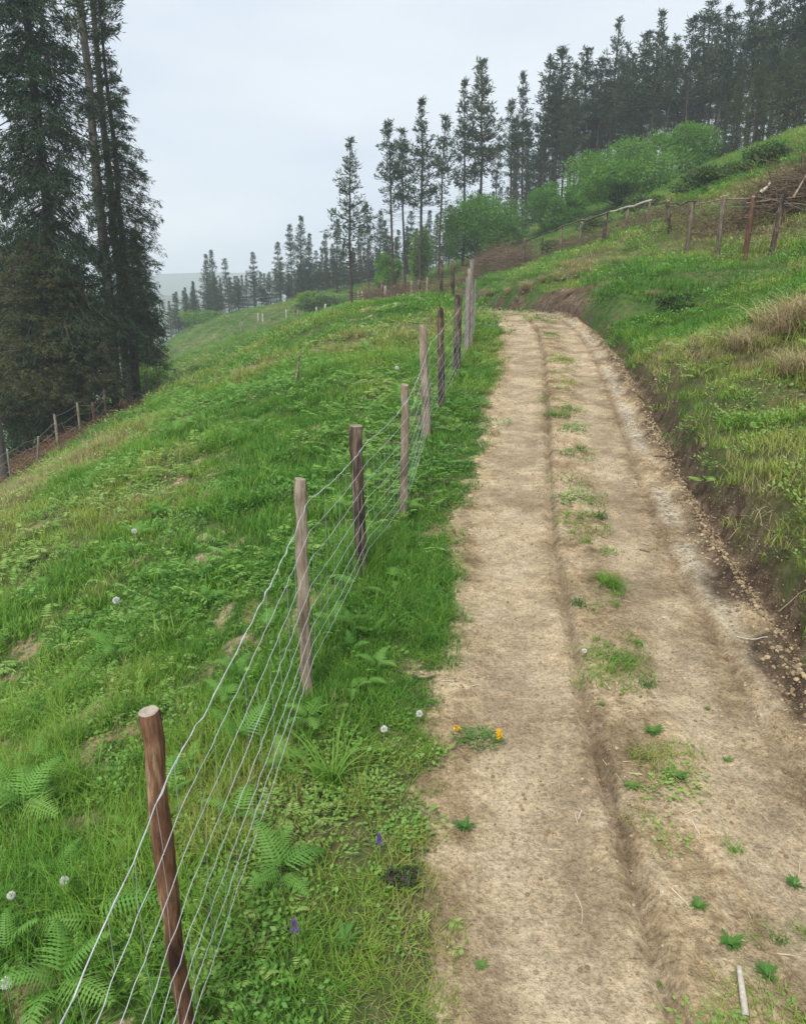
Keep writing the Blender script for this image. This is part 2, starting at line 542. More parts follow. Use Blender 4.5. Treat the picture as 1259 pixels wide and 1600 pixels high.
M_fern = veg_material('fern_leaf', [(0, (.11, .29, .050)), (.5, (.17, .37, .065)), (1, (.26, .42, .09))], .4, .5, .3, (.8, .85, .7), False)
M_weed = veg_material('rosette_leaf', [(0, (.045, .135, .028)), (.5, (.09, .22, .035)), (1, (.18, .28, .06))], .3, .45, .3, (.7, .7, .6), False)
M_tuss = veg_material('tussock_blade', [(0, (.12, .29, .03)), (.5, (.19, .36, .05)), (1, (.28, .38, .09))], .4, .45, .35, (.6, .75, .5), False)
M_needle_dark = veg_material('spruce_needles', [(0, (.015, .038, .018)), (.4, (.030, .064, .026)), (.65, (.055, .088, .030)), (1, (.095, .105, .038))], .12, .6, .2, (.8, .8, .8), False, .55)
M_needle_brown = veg_material('browned_needles', [(0, (.026, .050, .022)), (.4, (.050, .072, .026)), (.7, (.085, .092, .034)), (1, (.125, .105, .045))], .12, .6, .2, (.8, .8, .8), False, .8)
M_needle = veg_material('pine_needles', [(0, (.022, .048, .026)), (.5, (.044, .082, .040)), (1, (.085, .110, .046))], .15, .6, .2, (.85, .85, .8), False, .25)
M_needle_green = veg_material('green_spruce_needles', [(0, (.030, .058, .022)), (.5, (.055, .085, .028)), (1, (.085, .11, .035))], .15, .6, .2, (.85, .85, .8), False, .35)
M_bright = veg_material('spring_leaf', [(0, (.075, .22, .026)), (.5, (.14, .32, .036)), (1, (.27, .38, .06))], .4, .5, .3, (.8, .8, .8), False, 1.4)
M_bramble = veg_material('bramble_leaf', [(0, (.030, .085, .020)), (.5, (.065, .145, .032)), (1, (.15, .18, .05))], .3, .5, .3, (.8, .8, .8), False, .8)

def wood_material(name, stops, scale=14, along=(1, 1, .12), bd=.006, endc=None):
    m, t = newmat(name)
    tcn = N(t, 'ShaderNodeTexCoord').outputs['Object']
    g = noise(t, scale, 6, .75, tcn, along)
    g2 = noise(t, scale * 4, 3, .6, tcn, along)
    blot = noise(t, 3.5, 3, .5, tcn)
    f = math_(t, 'ADD', math_(t, 'MULTIPLY', g, .60), math_(t, 'MULTIPLY', blot, .40))
    col = ramp(t, f, stops)
    col = mixc(t, .5, col, ramp(t, g2, [(.3, (.3, .3, .3)), (.6, (.58, .58, .58))]), 'OVERLAY')
    if endc:
        h = attr(t, 'h')
        rings = noise(t, 30, 3, .6, tcn)
        e = math_(t, 'GREATER_THAN', h, 1.5)
        col = mixc(t, e, col, ramp(t, rings, [(.3, tuple(c * .55 for c in endc)), (.6, endc)]))
    finish(t, col, .85, .2, math_(t, 'ADD', g, math_(t, 'MULTIPLY', g2, .4)), bd)
    return m
M_post_red = wood_material('stripped_red_wood', [(.40, (.030, .015, .010)), (.46, (.11, .050, .027)), (.53, (.17, .088, .050)), (.58, (.25, .15, .085)), (.64, (.36, .27, .19))], 26, endc=(.42, .36, .28))
M_post_tan = wood_material('weathered_tan_wood', [(.40, (.11, .080, .055)), (.5, (.24, .185, .135)), (.60, (.36, .30, .23))], 24, endc=(.36, .30, .23))
M_post_grey = wood_material('grey_wood', [(.32, (.10, .085, .075)), (.5, (.20, .175, .155)), (.68, (.30, .27, .24))], 18, endc=(.30, .26, .22))
M_post_dark = wood_material('dark_bark_wood', [(.42, (.020, .015, .012)), (.5, (.075, .050, .038)), (.60, (.24, .18, .13))], 18, endc=(.28, .22, .16))
M_post_brown = wood_material('brown_wood', [(.32, (.035, .020, .014)), (.5, (.11, .055, .035)), (.68, (.20, .12, .08))], 14, endc=(.28, .22, .16))
M_post_brownish = wood_material('weathered_brown_wood', [(.40, (.060, .045, .034)), (.5, (.14, .108, .080)), (.62, (.27, .22, .17))], 18, endc=(.28, .22, .16))
M_bark = wood_material('conifer_bark', [(.32, (.022, .018, .015)), (.5, (.060, .048, .040)), (.68, (.115, .095, .080))], 6, (1, 1, .2), .02)
M_bark_pale = wood_material('pale_bark', [(.32, (.06, .052, .045)), (.5, (.12, .105, .09)), (.68, (.21, .19, .165))], 6, (1, 1, .2), .02)
M_twig = wood_material('dead_twigs', [(.32, (.060, .040, .026)), (.5, (.14, .095, .060)), (.68, (.28, .20, .13))], 2.5, (1, 1, 1), .002)
M_pale = wood_material('barkless_pale_wood', [(.32, (.32, .28, .22)), (.5, (.48, .43, .36)), (.68, (.62, .58, .52))], 12, (1, 1, .2), .003)

def simple(name, c, rough=.6, spec=.3, metal=0.0, trans=0.0):
    m, t = newmat(name)
    col = mixc(t, .35, c, ramp(t, noise(t, 40, 3), [(.3, (.3, .3, .3)), (.7, (.7, .7, .7))]), 'OVERLAY')
    finish(t, col, rough, spec, None, 0, trans)
    if metal:
        for n in t.nodes:
            if n.type == 'BSDF_PRINCIPLED': n.inputs['Metallic'].default_value = metal
    return m
M_wire = simple('galvanised_wire', (.62, .64, .66), .42, .5, .35)
M_oldwire = simple('dull_wire', (.30, .30, .29), .6, .3)
M_stone = simple('earth_clod', (.27, .20, .125), .95, .1)
M_clod2 = simple('dark_crumb', (.21, .155, .095), .95, .1)
M_clod3 = simple('pale_crumb', (.40, .31, .19), .95, .1)
M_chip = simple('bark_chip', (.20, .13, .08), .9, .1)
M_chip_pale = simple('straw_fragment', (.52, .44, .30), .8, .2)
M_fluff = simple('dandelion_fluff', (.82, .82, .78), .9, .1, 0, .35)
M_stem = simple('flower_stem', (.20, .22, .09), .7, .2)
M_purple = simple('purple_petal', (.20, .13, .36), .6, .2, 0, .2)
M_yellow = simple('yellow_petal', (.85, .52, .03), .5, .2, 0, .2)
M_white = simple('white_scrap', (.80, .80, .80), .5, .3)

# ------------------------------------------------------------------ ground and track, one continuous surface
def steps(a, b, base, grow):
    out = [a]
    while out[-1] < b: out.append(out[-1] + max(base, grow * abs(out[-1])))
    return out
ys = np.array(sorted(set([-y for y in steps(0, 8, .12, .05)] + steps(0.0, 1.0, .06, 0)[:-1] + steps(1.0, 6, .032, 0) +
                        steps(6.03, 1500, .032, .0105))))
right = np.array(steps(3.2, 1500, .04, .026)) ; left = -np.array(steps(1.0, 1500, .04, .026))[::-1]
us = np.r_[left, np.arange(-.97, 3.17, .033), right]
U, Y = np.meshgrid(us, ys)
shift = np.interp(Y, RY, RXL) * (1 - sstep(60, 110, Y))
X = U + shift
Zg = height(X, Y)
uu = X - road_l(Y); wdg = road_r(Y) - road_l(Y)
s_ = uu / wdg * 2.3
B = bare(X, Y, .35); DR = dryness(X, Y)
mudn = fbm(X, Y, 2.2, 3, 301)
mud = np.clip(sstep(1.90, 2.10, s_ + (mudn - .5) * .5), 0, .95)
mud = np.maximum(mud, .62 * np.exp(-((s_ - .82) / .04) ** 2) * (uu > 0) * (.35 + .9 * mudn))
mud = np.maximum(mud, .40 * np.exp(-((s_ - 1.74) / .04) ** 2))
mud = np.maximum(mud, .22 * sstep(.5, .62, mudn) * (s_ > 1.0))
mud = np.where(s_ < -.2, .22, mud)
crust = np.exp(-((s_ - 1.88) / .085) ** 4) * sstep(.38, .52, fbm(X, Y, 1.5, 2, 303)) * sstep(3.5, 5.5, Y)
wear = np.maximum(np.exp(-((s_ - .46) / .26) ** 4), .8 * np.exp(-((s_ - 1.45) / .2) ** 4)) * (.35 + .65 * fbm(X, Y, .6, 3, 305))
tread = np.exp(-((s_ - .73) / .035) ** 2) * sstep(.35, .6, fbm(X, Y, .9, 2, 309)) + .6 * np.exp(-((s_ - 1.64) / .05) ** 2)
ny, nx = X.shape
idx = np.arange(ny * nx).reshape(ny, nx)
Fq = np.stack([idx[:-1, :-1], idx[:-1, 1:], idx[1:, 1:], idx[1:, :-1]], -1)
sc_ = (s_[:-1, :-1] + s_[1:, 1:]) / 2; yc_ = (Y[:-1, :-1] + Y[1:, 1:]) / 2
isroad = (sc_ > -.02) & (sc_ < 2.52) & (yc_ < 50)
Vall = np.stack([X, Y, Zg], -1).reshape(-1, 3)
at = {'bare': B.ravel(), 'dry': DR.ravel(), 'mud': mud.ravel(), 'crust': crust.ravel(), 'wear': wear.ravel(), 'uu': uu.ravel(), 'tread': tread.ravel()}
def sub(F):
    used, inv = np.unique(F, return_inverse=True)
    return Vall[used], inv.reshape(F.shape), {k: v[used] for k, v in at.items()}
V_, F_, A_ = sub(Fq[~isroad]); g = obj('ground', mesh('ground', V_, F_, [M_ground], True, A_)); tag(g, kind='structure')
V_, F_, A_ = sub(Fq[isroad]); rd = obj('dirt_road', mesh('dirt_road', V_, F_, [M_road], True, A_)); tag(rd, kind='structure')

# distant ridges across the valley
def ridge(dist, base, amp, seed, a0, a1):
    n = 160
    a = np.radians(np.linspace(a0, a1, n))
    top = base + amp * (fbm(a * 6, a * 0 + seed, 1.0, 5, seed) - .5) * 2
    rows = []
    for k in range(9):
        f = k / 8
        rr = dist - 260 * (1 - f) + 25 * fbm(a * 30, a * 0 + k, 1, 3, seed + 3)
        zz = -75 + (top + 75) * f ** .8
        rows.append(np.stack([np.sin(a) * rr, np.cos(a) * rr, zz + CAM_Z], 1))
    V = np.concatenate(rows)
    i = np.arange(8)[:, None] * n; j = np.arange(n - 1)[None]
    F = np.stack([i + j, i + j + 1, i + n + j + 1, i + n + j], -1).reshape(-1, 4)
    return V, F
mh, th = newmat('wooded_hillside')
finish(th, ramp(th, noise(th, .02, 6, .6), [(.35, (.030, .055, .028)), (.6, (.075, .115, .045))]), .9, .1)
for (d_, b_, am, sd, a0, a1) in ((620, 2, 14, 5, -75, 60), (980, 27, 13, 11, -75, 60)):
    V_, F_ = ridge(d_, b_, am, sd, a0, a1)
    tag(obj('distant_hills', mesh('distant_hills', V_, F_, [mh], True)), kind='structure')

# ------------------------------------------------------------------ stuff scattered over the ground (grass, clods, straw)
def proto_collection(name, meshes):
    c = bpy.data.collections.new(name)          # not linked to the scene: only instanced
    for i, me in enumerate(meshes):
        o = bpy.data.objects.new('%s_%02d' % (name, i), me)
        c.objects.link(o)
    return c
def scatter(name, label, cat, P, rot, scl, idx, tone, coll):
    me = bpy.data.meshes.new(name)
    n = len(P)
    me.vertices.add(n)
    me.vertices.foreach_set('co', np.asarray(P, np.float32).ravel())
    a = me.attributes.new('rot', 'FLOAT_VECTOR', 'POINT'); a.data.foreach_set('vector', np.asarray(rot, np.float32).ravel())
    a = me.attributes.new('scl', 'FLOAT_VECTOR', 'POINT'); a.data.foreach_set('vector', np.asarray(scl, np.float32).ravel())
    a = me.attributes.new('pick', 'INT', 'POINT'); a.data.foreach_set('value', np.asarray(idx, np.int32))
    a = me.attributes.new('tone', 'FLOAT', 'POINT'); a.data.foreach_set('value', np.asarray(tone, np.float32))
    o = obj(name, me)
    tag(o, label, cat, None, 'stuff')
    t = bpy.data.node_groups.new(name, 'GeometryNodeTree')
    t.interface.new_socket('Geometry', in_out='INPUT', socket_type='NodeSocketGeometry')
    t.interface.new_socket('Geometry', in_out='OUTPUT', socket_type='NodeSocketGeometry')
    gi = t.nodes.new('NodeGroupInput'); go = t.nodes.new('NodeGroupOutput')
    mp_ = t.nodes.new('GeometryNodeMeshToPoints')
    ip = t.nodes.new('GeometryNodeInstanceOnPoints')
    ci = t.nodes.new('GeometryNodeCollectionInfo')
    ci.inputs['Collection'].default_value = coll
    ci.inputs['Separate Children'].default_value = True
    ci.inputs['Reset Children'].default_value = True
    def na(nm, ty):
        q = t.nodes.new('GeometryNodeInputNamedAttribute'); q.data_type = ty
        q.inputs['Name'].default_value = nm
        return q.outputs['Attribute']
    t.links.new(gi.outputs[0], mp_.inputs['Mesh'])
    t.links.new(mp_.outputs[0], ip.inputs['Points'])
    t.links.new(ci.outputs[0], ip.inputs['Instance'])
    ip.inputs['Pick Instance'].default_value = True
    t.links.new(na('pick', 'INT'), ip.inputs['Instance Index'])
    t.links.new(na('rot', 'FLOAT_VECTOR'), ip.inputs['Rotation'])
    t.links.new(na('scl', 'FLOAT_VECTOR'), ip.inputs['Scale'])
    t.links.new(ip.outputs[0], go.inputs[0])
    md = o.modifiers.new('scatter', 'NODES'); md.node_group = t
    return o

def clump(seed, nb, rad, h0, h1, wd, b0, b1, S, mat, power=.5):
    r = np.random.default_rng(seed)
    mb = MB()
    a = r.random(nb) * 6.283; q = rad * r.random(nb) ** power
    P = np.stack([np.cos(a) * q, np.sin(a) * q, np.full(nb, -.01)], 1)
    h = h0 + (h1 - h0) * r.random(nb) ** 1.3
    blades(mb, P, r.random(nb) * 6.283, h, wd * (.7 + .6 * r.random(nb)), b0 + (b1 - b0) * r.random(nb), S, r.normal(size=nb) * .5)
    return mb.mesh('grass_tuft', [mat])
def leafy(seed, n, rad, size, hgt, mat):
    """low broad leaves"""
    r = np.random.default_rng(seed)
    mb = MB()
    a = r.random(n) * 6.283; q = rad * r.random(n) ** .6
    P = np.stack([np.cos(a) * q, np.sin(a) * q, r.random(n) * hgt], 1)
    D = np.stack([np.cos(a), np.sin(a), .25 + .5 * r.random(n)], 1) + r.normal(size=(n, 3)) * .4
    D = unit(D); S = unit(np.cross(D, np.array([0, 0, 1.]) + r.normal(size=(n, 3)) * .3))
    Ls = size * (.6 + .8 * r.random(n))
    V = np.stack([P, P + D * (Ls * .5)[:, None] + S * (Ls * .28)[:, None], P + D * Ls[:, None], P + D * (Ls * .5)[:, None] - S * (Ls * .28)[:, None]], 1).reshape(-1, 3)
    b = np.arange(n) * 4
    mb.add(V, np.concatenate([np.stack([b, b + 1, b + 2], 1), np.stack([b, b + 2, b + 3], 1)]), np.full(4 * n, .8))
    return mb.mesh('leaf_tuft', [mat])

def ferny(seed, nf, Ln, mat):
    r = np.random.default_rng(seed); mb = MB()
    for f in range(nf):
        az = f * 6.283 / nf + r.normal() * .4; l = Ln * (.6 + .6 * r.random()); el = .5 + .4 * r.random()
        ox, oy = r.normal(size=2) * Ln * .5
        q = 9; t = np.linspace(.12, 1, q)
        sx = l * t * math.cos(el); sz = l * (t * math.sin(el) - .55 * t ** 2.2 * math.sin(el)) + .02
        P = np.stack([ox + sx * math.cos(az), oy + sx * math.sin(az), sz], 1)
        for sg in (-1, 1):
            D = np.stack([-math.sin(az) * sg + .5 * math.cos(az) + 0 * t, math.cos(az) * sg + .5 * math.sin(az) + 0 * t, -.1 + 0 * t], 1)
            needles(mb, P, D, l * .34 * np.sin(np.clip(1.1 - t, 0, 1) * 1.57) + .004, np.full(q, l * .075), np.full(q, .8))
    return mb.mesh('fern_tuft', [mat])
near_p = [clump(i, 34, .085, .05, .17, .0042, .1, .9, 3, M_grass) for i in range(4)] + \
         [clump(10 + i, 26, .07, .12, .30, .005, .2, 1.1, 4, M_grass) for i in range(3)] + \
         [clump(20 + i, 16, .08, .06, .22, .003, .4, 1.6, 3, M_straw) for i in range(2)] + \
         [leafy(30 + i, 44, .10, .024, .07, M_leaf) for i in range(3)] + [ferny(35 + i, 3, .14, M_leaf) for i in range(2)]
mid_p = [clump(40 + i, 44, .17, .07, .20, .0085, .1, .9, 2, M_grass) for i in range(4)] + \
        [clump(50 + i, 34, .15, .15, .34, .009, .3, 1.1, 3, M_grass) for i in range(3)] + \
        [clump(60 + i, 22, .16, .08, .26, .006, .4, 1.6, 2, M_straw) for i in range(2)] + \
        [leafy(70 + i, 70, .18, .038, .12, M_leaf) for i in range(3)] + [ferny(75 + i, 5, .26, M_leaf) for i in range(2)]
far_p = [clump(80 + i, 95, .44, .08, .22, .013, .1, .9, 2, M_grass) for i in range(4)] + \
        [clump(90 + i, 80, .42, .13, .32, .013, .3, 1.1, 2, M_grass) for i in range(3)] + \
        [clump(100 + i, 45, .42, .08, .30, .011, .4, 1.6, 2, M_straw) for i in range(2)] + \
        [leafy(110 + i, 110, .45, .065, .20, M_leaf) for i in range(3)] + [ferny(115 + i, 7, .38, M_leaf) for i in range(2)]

def in_view(x, y, margin=2.0):
    return (y > .2) & (x > -.56 * y - margin) & (x < .56 * y + margin)
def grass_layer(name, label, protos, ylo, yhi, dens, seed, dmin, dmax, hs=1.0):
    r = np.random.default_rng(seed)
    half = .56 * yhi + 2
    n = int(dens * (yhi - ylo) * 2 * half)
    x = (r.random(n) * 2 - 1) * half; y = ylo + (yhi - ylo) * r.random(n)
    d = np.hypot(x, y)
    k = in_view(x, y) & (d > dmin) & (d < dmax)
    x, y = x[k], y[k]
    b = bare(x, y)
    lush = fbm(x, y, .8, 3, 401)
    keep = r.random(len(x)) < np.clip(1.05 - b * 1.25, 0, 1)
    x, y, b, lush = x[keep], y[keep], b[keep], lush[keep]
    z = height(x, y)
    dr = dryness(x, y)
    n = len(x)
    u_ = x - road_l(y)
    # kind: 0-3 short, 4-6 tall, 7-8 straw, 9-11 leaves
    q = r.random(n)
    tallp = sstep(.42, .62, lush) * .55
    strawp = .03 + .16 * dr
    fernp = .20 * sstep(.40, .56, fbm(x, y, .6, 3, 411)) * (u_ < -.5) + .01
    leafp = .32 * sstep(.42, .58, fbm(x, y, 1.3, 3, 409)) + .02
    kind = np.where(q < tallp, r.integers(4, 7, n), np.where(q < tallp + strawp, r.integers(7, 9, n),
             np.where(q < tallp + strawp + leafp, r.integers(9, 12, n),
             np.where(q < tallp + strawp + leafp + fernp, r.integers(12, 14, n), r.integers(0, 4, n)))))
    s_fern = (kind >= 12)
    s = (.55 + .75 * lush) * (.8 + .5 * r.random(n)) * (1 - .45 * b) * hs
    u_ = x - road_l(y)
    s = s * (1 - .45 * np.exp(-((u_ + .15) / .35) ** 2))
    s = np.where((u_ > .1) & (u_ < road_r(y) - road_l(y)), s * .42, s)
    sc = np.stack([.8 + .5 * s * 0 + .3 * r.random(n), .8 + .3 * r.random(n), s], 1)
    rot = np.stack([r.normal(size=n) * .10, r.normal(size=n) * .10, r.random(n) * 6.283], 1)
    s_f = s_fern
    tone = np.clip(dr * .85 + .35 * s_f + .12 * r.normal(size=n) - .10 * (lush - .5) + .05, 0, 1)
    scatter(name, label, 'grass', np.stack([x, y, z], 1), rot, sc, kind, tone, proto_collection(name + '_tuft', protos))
grass_layer('grass', 'short and long green grass round the fence and road verges nearest the viewer', near_p, .2, 6, 330, 1, 0, 6)
grass_layer('field_grass', 'grass over the middle of the field and the lower bank', mid_p, .2, 18, 62, 2, 5.4, 17)
grass_layer('hillside_grass', 'grass on the far field and the slope above the bank', far_p, 4, 62, 9, 3, 16, 60, 1.0)
grass_layer('distant_grass', 'rough grass beyond the far fence', far_p, 30, 125, 5.0, 4, 58, 128, 1.5)

# loose clods, chips and straw on the track
def rock(seed, mat, flat=.6, sides=6):
    r = np.random.default_rng(seed)
    import bmesh
    bm = bmesh.new(); bmesh.ops.create_icosphere(bm, subdivisions=1, radius=1)
    for v in bm.verts: v.co = Vector([c * (.7 + .6 * r.random()) for c in v.co]); v.co.z *= flat
    me = bpy.data.meshes.new('clod'); bm.to_mesh(me); bm.free(); me.materials.append(mat)
    return me
def stick_mesh(seed, mat, ln=1, rd_=.05):
    r = np.random.default_rng(seed); mb = MB()
    p = np.stack([np.linspace(-.5, .5, 4) * ln, np.r_[0, r.normal(size=3) * .06], np.full(4, rd_)], 1)
    tube(mb, p, rd_ * np.array([1, .9, .8, .4]), 4, False)
    return mb.mesh('stick', [mat])
deb = [rock(i, (M_stone, M_clod2, M_clod3, M_stone)[i], .75) for i in range(4)] + [rock(9, M_chip, .3), rock(10, M_chip, .3)] + [stick_mesh(1, M_chip_pale), stick_mesh(2, M_chip_pale, 1, .03), stick_mesh(3, M_chip)]
r = np.random.default_rng(55)
n = 130000
y = 1.0 + 20 * r.random(n) ** 1.6; q = r.random(n); uq = r.random(n) * 3.3 - .35
x = road_l(y) + uq / 2.3 * (road_r(y) - road_l(y))
sq = uq
bd = bare(x, y)
prob = .22 + .55 * np.exp(-((sq - 2.08) / .13) ** 2) + .30 * np.exp(-((sq - 1.86) / .1) ** 2) + .28 * np.exp(-((sq - .98) / .14) ** 2) + .25 * (sq > 2.1) + .1 * (sq < .1)
prob = prob * (.35 + 1.2 * sstep(.4, .65, fbm(x, y, 1.4, 3, 511)))
k = (r.random(n) < prob) & (bd > .35)
x, y, sq = x[k], y[k], sq[k]; n = len(x)
kind = r.choice(9, n, p=[.235, .235, .235, .235, .0, .0, .03, .025, .005])
size = np.where(kind < 4, .0025 + .009 * r.random(n) ** 4 + .020 * np.exp(-((sq - 2.1) / .2) ** 2) * r.random(n) ** 4,
        np.where(kind < 6, .006 + .010 * r.random(n), .015 + .06 * r.random(n) ** 2.5))
z = height(x, y) + np.where(kind < 6, size * .15, .001)
scatter('clods', 'loose clods, bark chips and straw bits lying on the dirt track', 'debris', np.stack([x, y, z], 1),
        np.stack([r.normal(size=n) * .15, r.normal(size=n) * .15, r.random(n) * 6.283], 1), np.repeat(size[:, None], 3, 1), kind, r.random(n), proto_collection('clod', deb))

# ------------------------------------------------------------------ fences
def post_mesh(name, hgt, r0, r1, mat, seed, lean=(0, 0), sides=14, rings=16, bury=.25, rough_top=False):
    r = np.random.default_rng(seed)
    t = np.linspace(0, 1, rings)
    wob = np.cumsum(r.normal(size=(rings, 2)) * .0032, 0)
    pts = np.stack([lean[0] * t + wob[:, 0], lean[1] * t + wob[:, 1], -bury + (hgt + bury) * t], 1)
    rad = r0 + (r1 - r0) * t
    rad = rad * (1 + .05 * r.normal(size=rings))
    rad = np.r_[rad, rad[-1] * .93]
    pts = np.vstack([pts, pts[-1] + [0, 0, .006]])
    mb = MB()
    tube(mb, pts, rad, sides, True, .075, seed)
    V = mb.V[0]
    tilt = r.normal(size=2) * (.35 if rough_top else .12)
    for arr in mb.V:
        topm = arr[:, 2] > hgt - .03
        arr[topm, 2] += (arr[topm, 0] - pts[-1, 0]) * tilt[0] + (arr[topm, 1] - pts[-1, 1]) * tilt[1]
    return mb.mesh(name, [mat])

# woven wire fence beside the track
FP = [  # x, y, height, base radius, top radius, material, lean x/y, part label
 (-.78, -.25, 1.25, .038, .036, M_post_tan, (0, 0), None),
 (-.685, 1.90, 1.23, .022, .031, M_post_red, (-.012, 0), 'reddish brown stripped post with a pale sawn top'),
 (-.52, 3.74, 1.185, .031, .031, M_post_tan, (0, 0), 'straight tan post'),
 (-.285, 5.19, 1.05, .038, .045, M_post_dark, (-.02, 0), 'mottled dark brown post with flat top'),
 (.005, 6.40, 1.12, .036, .032, M_post_tan, (-.02, 0), 'tan post with pointed top'),
 (.27, 8.75, 1.24, .055, .045, M_post_tan, (-.05, 0), 'split post, dark bark down one side'),
 (.50, 10.05, 1.28, .05, .04, M_post_dark, (-.03, 0), 'dark crooked post with pale tip'),
 (.84, 12.1, 1.25, .055, .05, M_post_dark, (0, 0), None),
 (1.12, 14.0, 1.35, .05, .05, M_post_grey, (.02, 0), None),
 (1.30, 15.2, 1.45, .055, .05, M_post_tan, (-.04, 0), None),
 (1.42, 16.2, 1.50, .05, .045, M_post_grey, (-.05, 0), None),
 (1.52, 17.3, 1.48, .045, .04, M_post_grey, (0, 0), None),
]
fz = [H1(a[0], a[1]) for a in FP]
fence = empty('wire_fence', (FP[0][0], FP[0][1], fz[0]))
tag(fence, 'woven wire fence on rough wooden posts along the left edge of the dirt track', 'fence')
def child_at(name, me, parent, loc, rz=0):
    o = obj(name, me, parent)
    o.location = Vector(loc) - parent.location
    o.rotation_euler = (0, 0, rz)
    return o
for i, (px_, py_, hh, r0, r1, mt, ln, lb) in enumerate(FP):
    o = child_at('post', post_mesh('post', hh, r0, r1, mt, 100 + i, ln, rough_top=(i in (5, 6))), fence, (px_, py_, fz[i]))
    if lb: o['label'] = lb
WH = [1.08, .92, .77, .63, .51, .40, .30, .21]
def wire_path(k, seed, posts, zs, side=.045, sag=.02):
    """one strand from post to post, a little slack and kinked"""
    r = np.random.default_rng(seed)
    pts = []
    for i in range(len(posts) - 1):
        a, b = posts[i], posts[i + 1]
        ha, hb = min(1, (a[2] - .06) / 1.12), min(1, (b[2] - .06) / 1.12)
        A = np.array([a[0] + side, a[1], zs[i] + WH[k] * ha]); Bp = np.array([b[0] + side, b[1], zs[i + 1] + WH[k] * hb])
        n = max(8, int(np.linalg.norm(Bp - A) / .055)) if a[1] < 8 else 12
        t = np.linspace(0, 1, n, endpoint=False)
        p = A + (Bp - A) * t[:, None]
        p[:, 2] -= sag * (1 if k else 1.6) * 4 * t * (1 - t) * (.6 + .8 * r.random())
        j = r.normal(size=(n, 3)) * np.array([.002, .001, .0022]) * (1.1 if k == 0 else .7)
        j[0] = 0
        p += j
        pts.append(p)
    pts.append(Bp[None])
    return np.vstack(pts)
paths = []
for k in range(8):
    p = wire_path(k, 700 + k, FP, fz)
    paths.append(p)
    mb = MB(); tube(mb, p - np.array(fence.location), 0.0012 if k else .0017, 5, False)
    obj('wire', mb.mesh('wire', [M_wire], True), fence)
# twisted second strand of the top wire and the small knots
mb = MB()
p = paths[0] + np.random.default_rng(3).normal(size=paths[0].shape) * .0022
tube(mb, p - np.array(fence.location), .0013, 4, False)
o = obj('wire', mb.mesh('wire', [M_wire], True), fence); o['label'] = 'second strand twisted round the top wire'
mb = MB()
A, Bn = [], []
r = np.random.default_rng(12)
yy = .2
while yy < 17:
    col_ = [np.array([np.interp(yy, q[:, 1], q[:, c]) for c in range(3)]) for q in paths]
    jig = r.normal() * .006
    for k in range(7):
        if r.random() < (.4 if k < 2 else .75):
            A.append(col_[k] + [jig * .3, jig, 0]); Bn.append(col_[k + 1] + [r.normal() * .002, jig + r.normal() * .006, 0])
    yy += .16 + .02 * r.normal()
prisms(mb, np.array(A) - np.array(fence.location), np.array(Bn) - np.array(fence.location), np.full(len(A), .0008), np.full(len(A), .0008))
o = obj('stay_wire', mb.mesh('stay_wire', [M_wire]), fence); o['kind'] = 'stuff'

def simple_fence(name, label, spots, wires, seed, mats, group=None, rails=None, wr=.003):
    """spots: (px, py_top, py_base, depth, lean)"""
    r = np.random.default_rng(seed)
    base0 = hit(spots[0][0], spots[0][2]) if spots[0][3] is None else pix(spots[0][0], spots[0][2], spots[0][3])
    root = empty(name, (base0[0], base0[1], H1(base0[0], base0[1])))
    tag(root, label, 'fence', group)
    tops, info = [], []
    for i, (px_, pt, pb, dep, ln, wd_, mi_) in enumerate(spots):
        b = pix(px_, pb, dep)
        z0 = H1(b[0], b[1])
        h = float(np.clip(pix(px_, pt, dep)[2] - z0, .75, 1.9))
        me = post_mesh('post', h, wd_ * 1.08, wd_ * .9, mats[mi_], seed * 50 + i, (ln, 0), 8, 6, .2, True)
        child_at('post', me, root, (b[0], b[1], z0))
        info.append((b[0], b[1], z0, h, ln))
    for hgt in wires:
        pts = []
        for i in range(len(info) - 1):
            a, b = info[i], info[i + 1]
            n = 5
            for q in range(n):
                t = q / n
                hh = hgt * (a[3] + (b[3] - a[3]) * t)
                pts.append((a[0] + (b[0] - a[0]) * t + a[4] * hgt, a[1] + (b[1] - a[1]) * t - .05, a[2] + (b[2] - a[2]) * t + hh - .05 * 4 * t * (1 - t) * r.random()))
        b = info[-1]; pts.append((b[0], b[1] - .05, b[2] + hgt * b[3]))
        mb = MB(); tube(mb, np.array(pts) - np.array(root.location), wr, 3, False)
        obj('wire', mb.mesh('wire', [M_oldwire]), root)
    return root, info

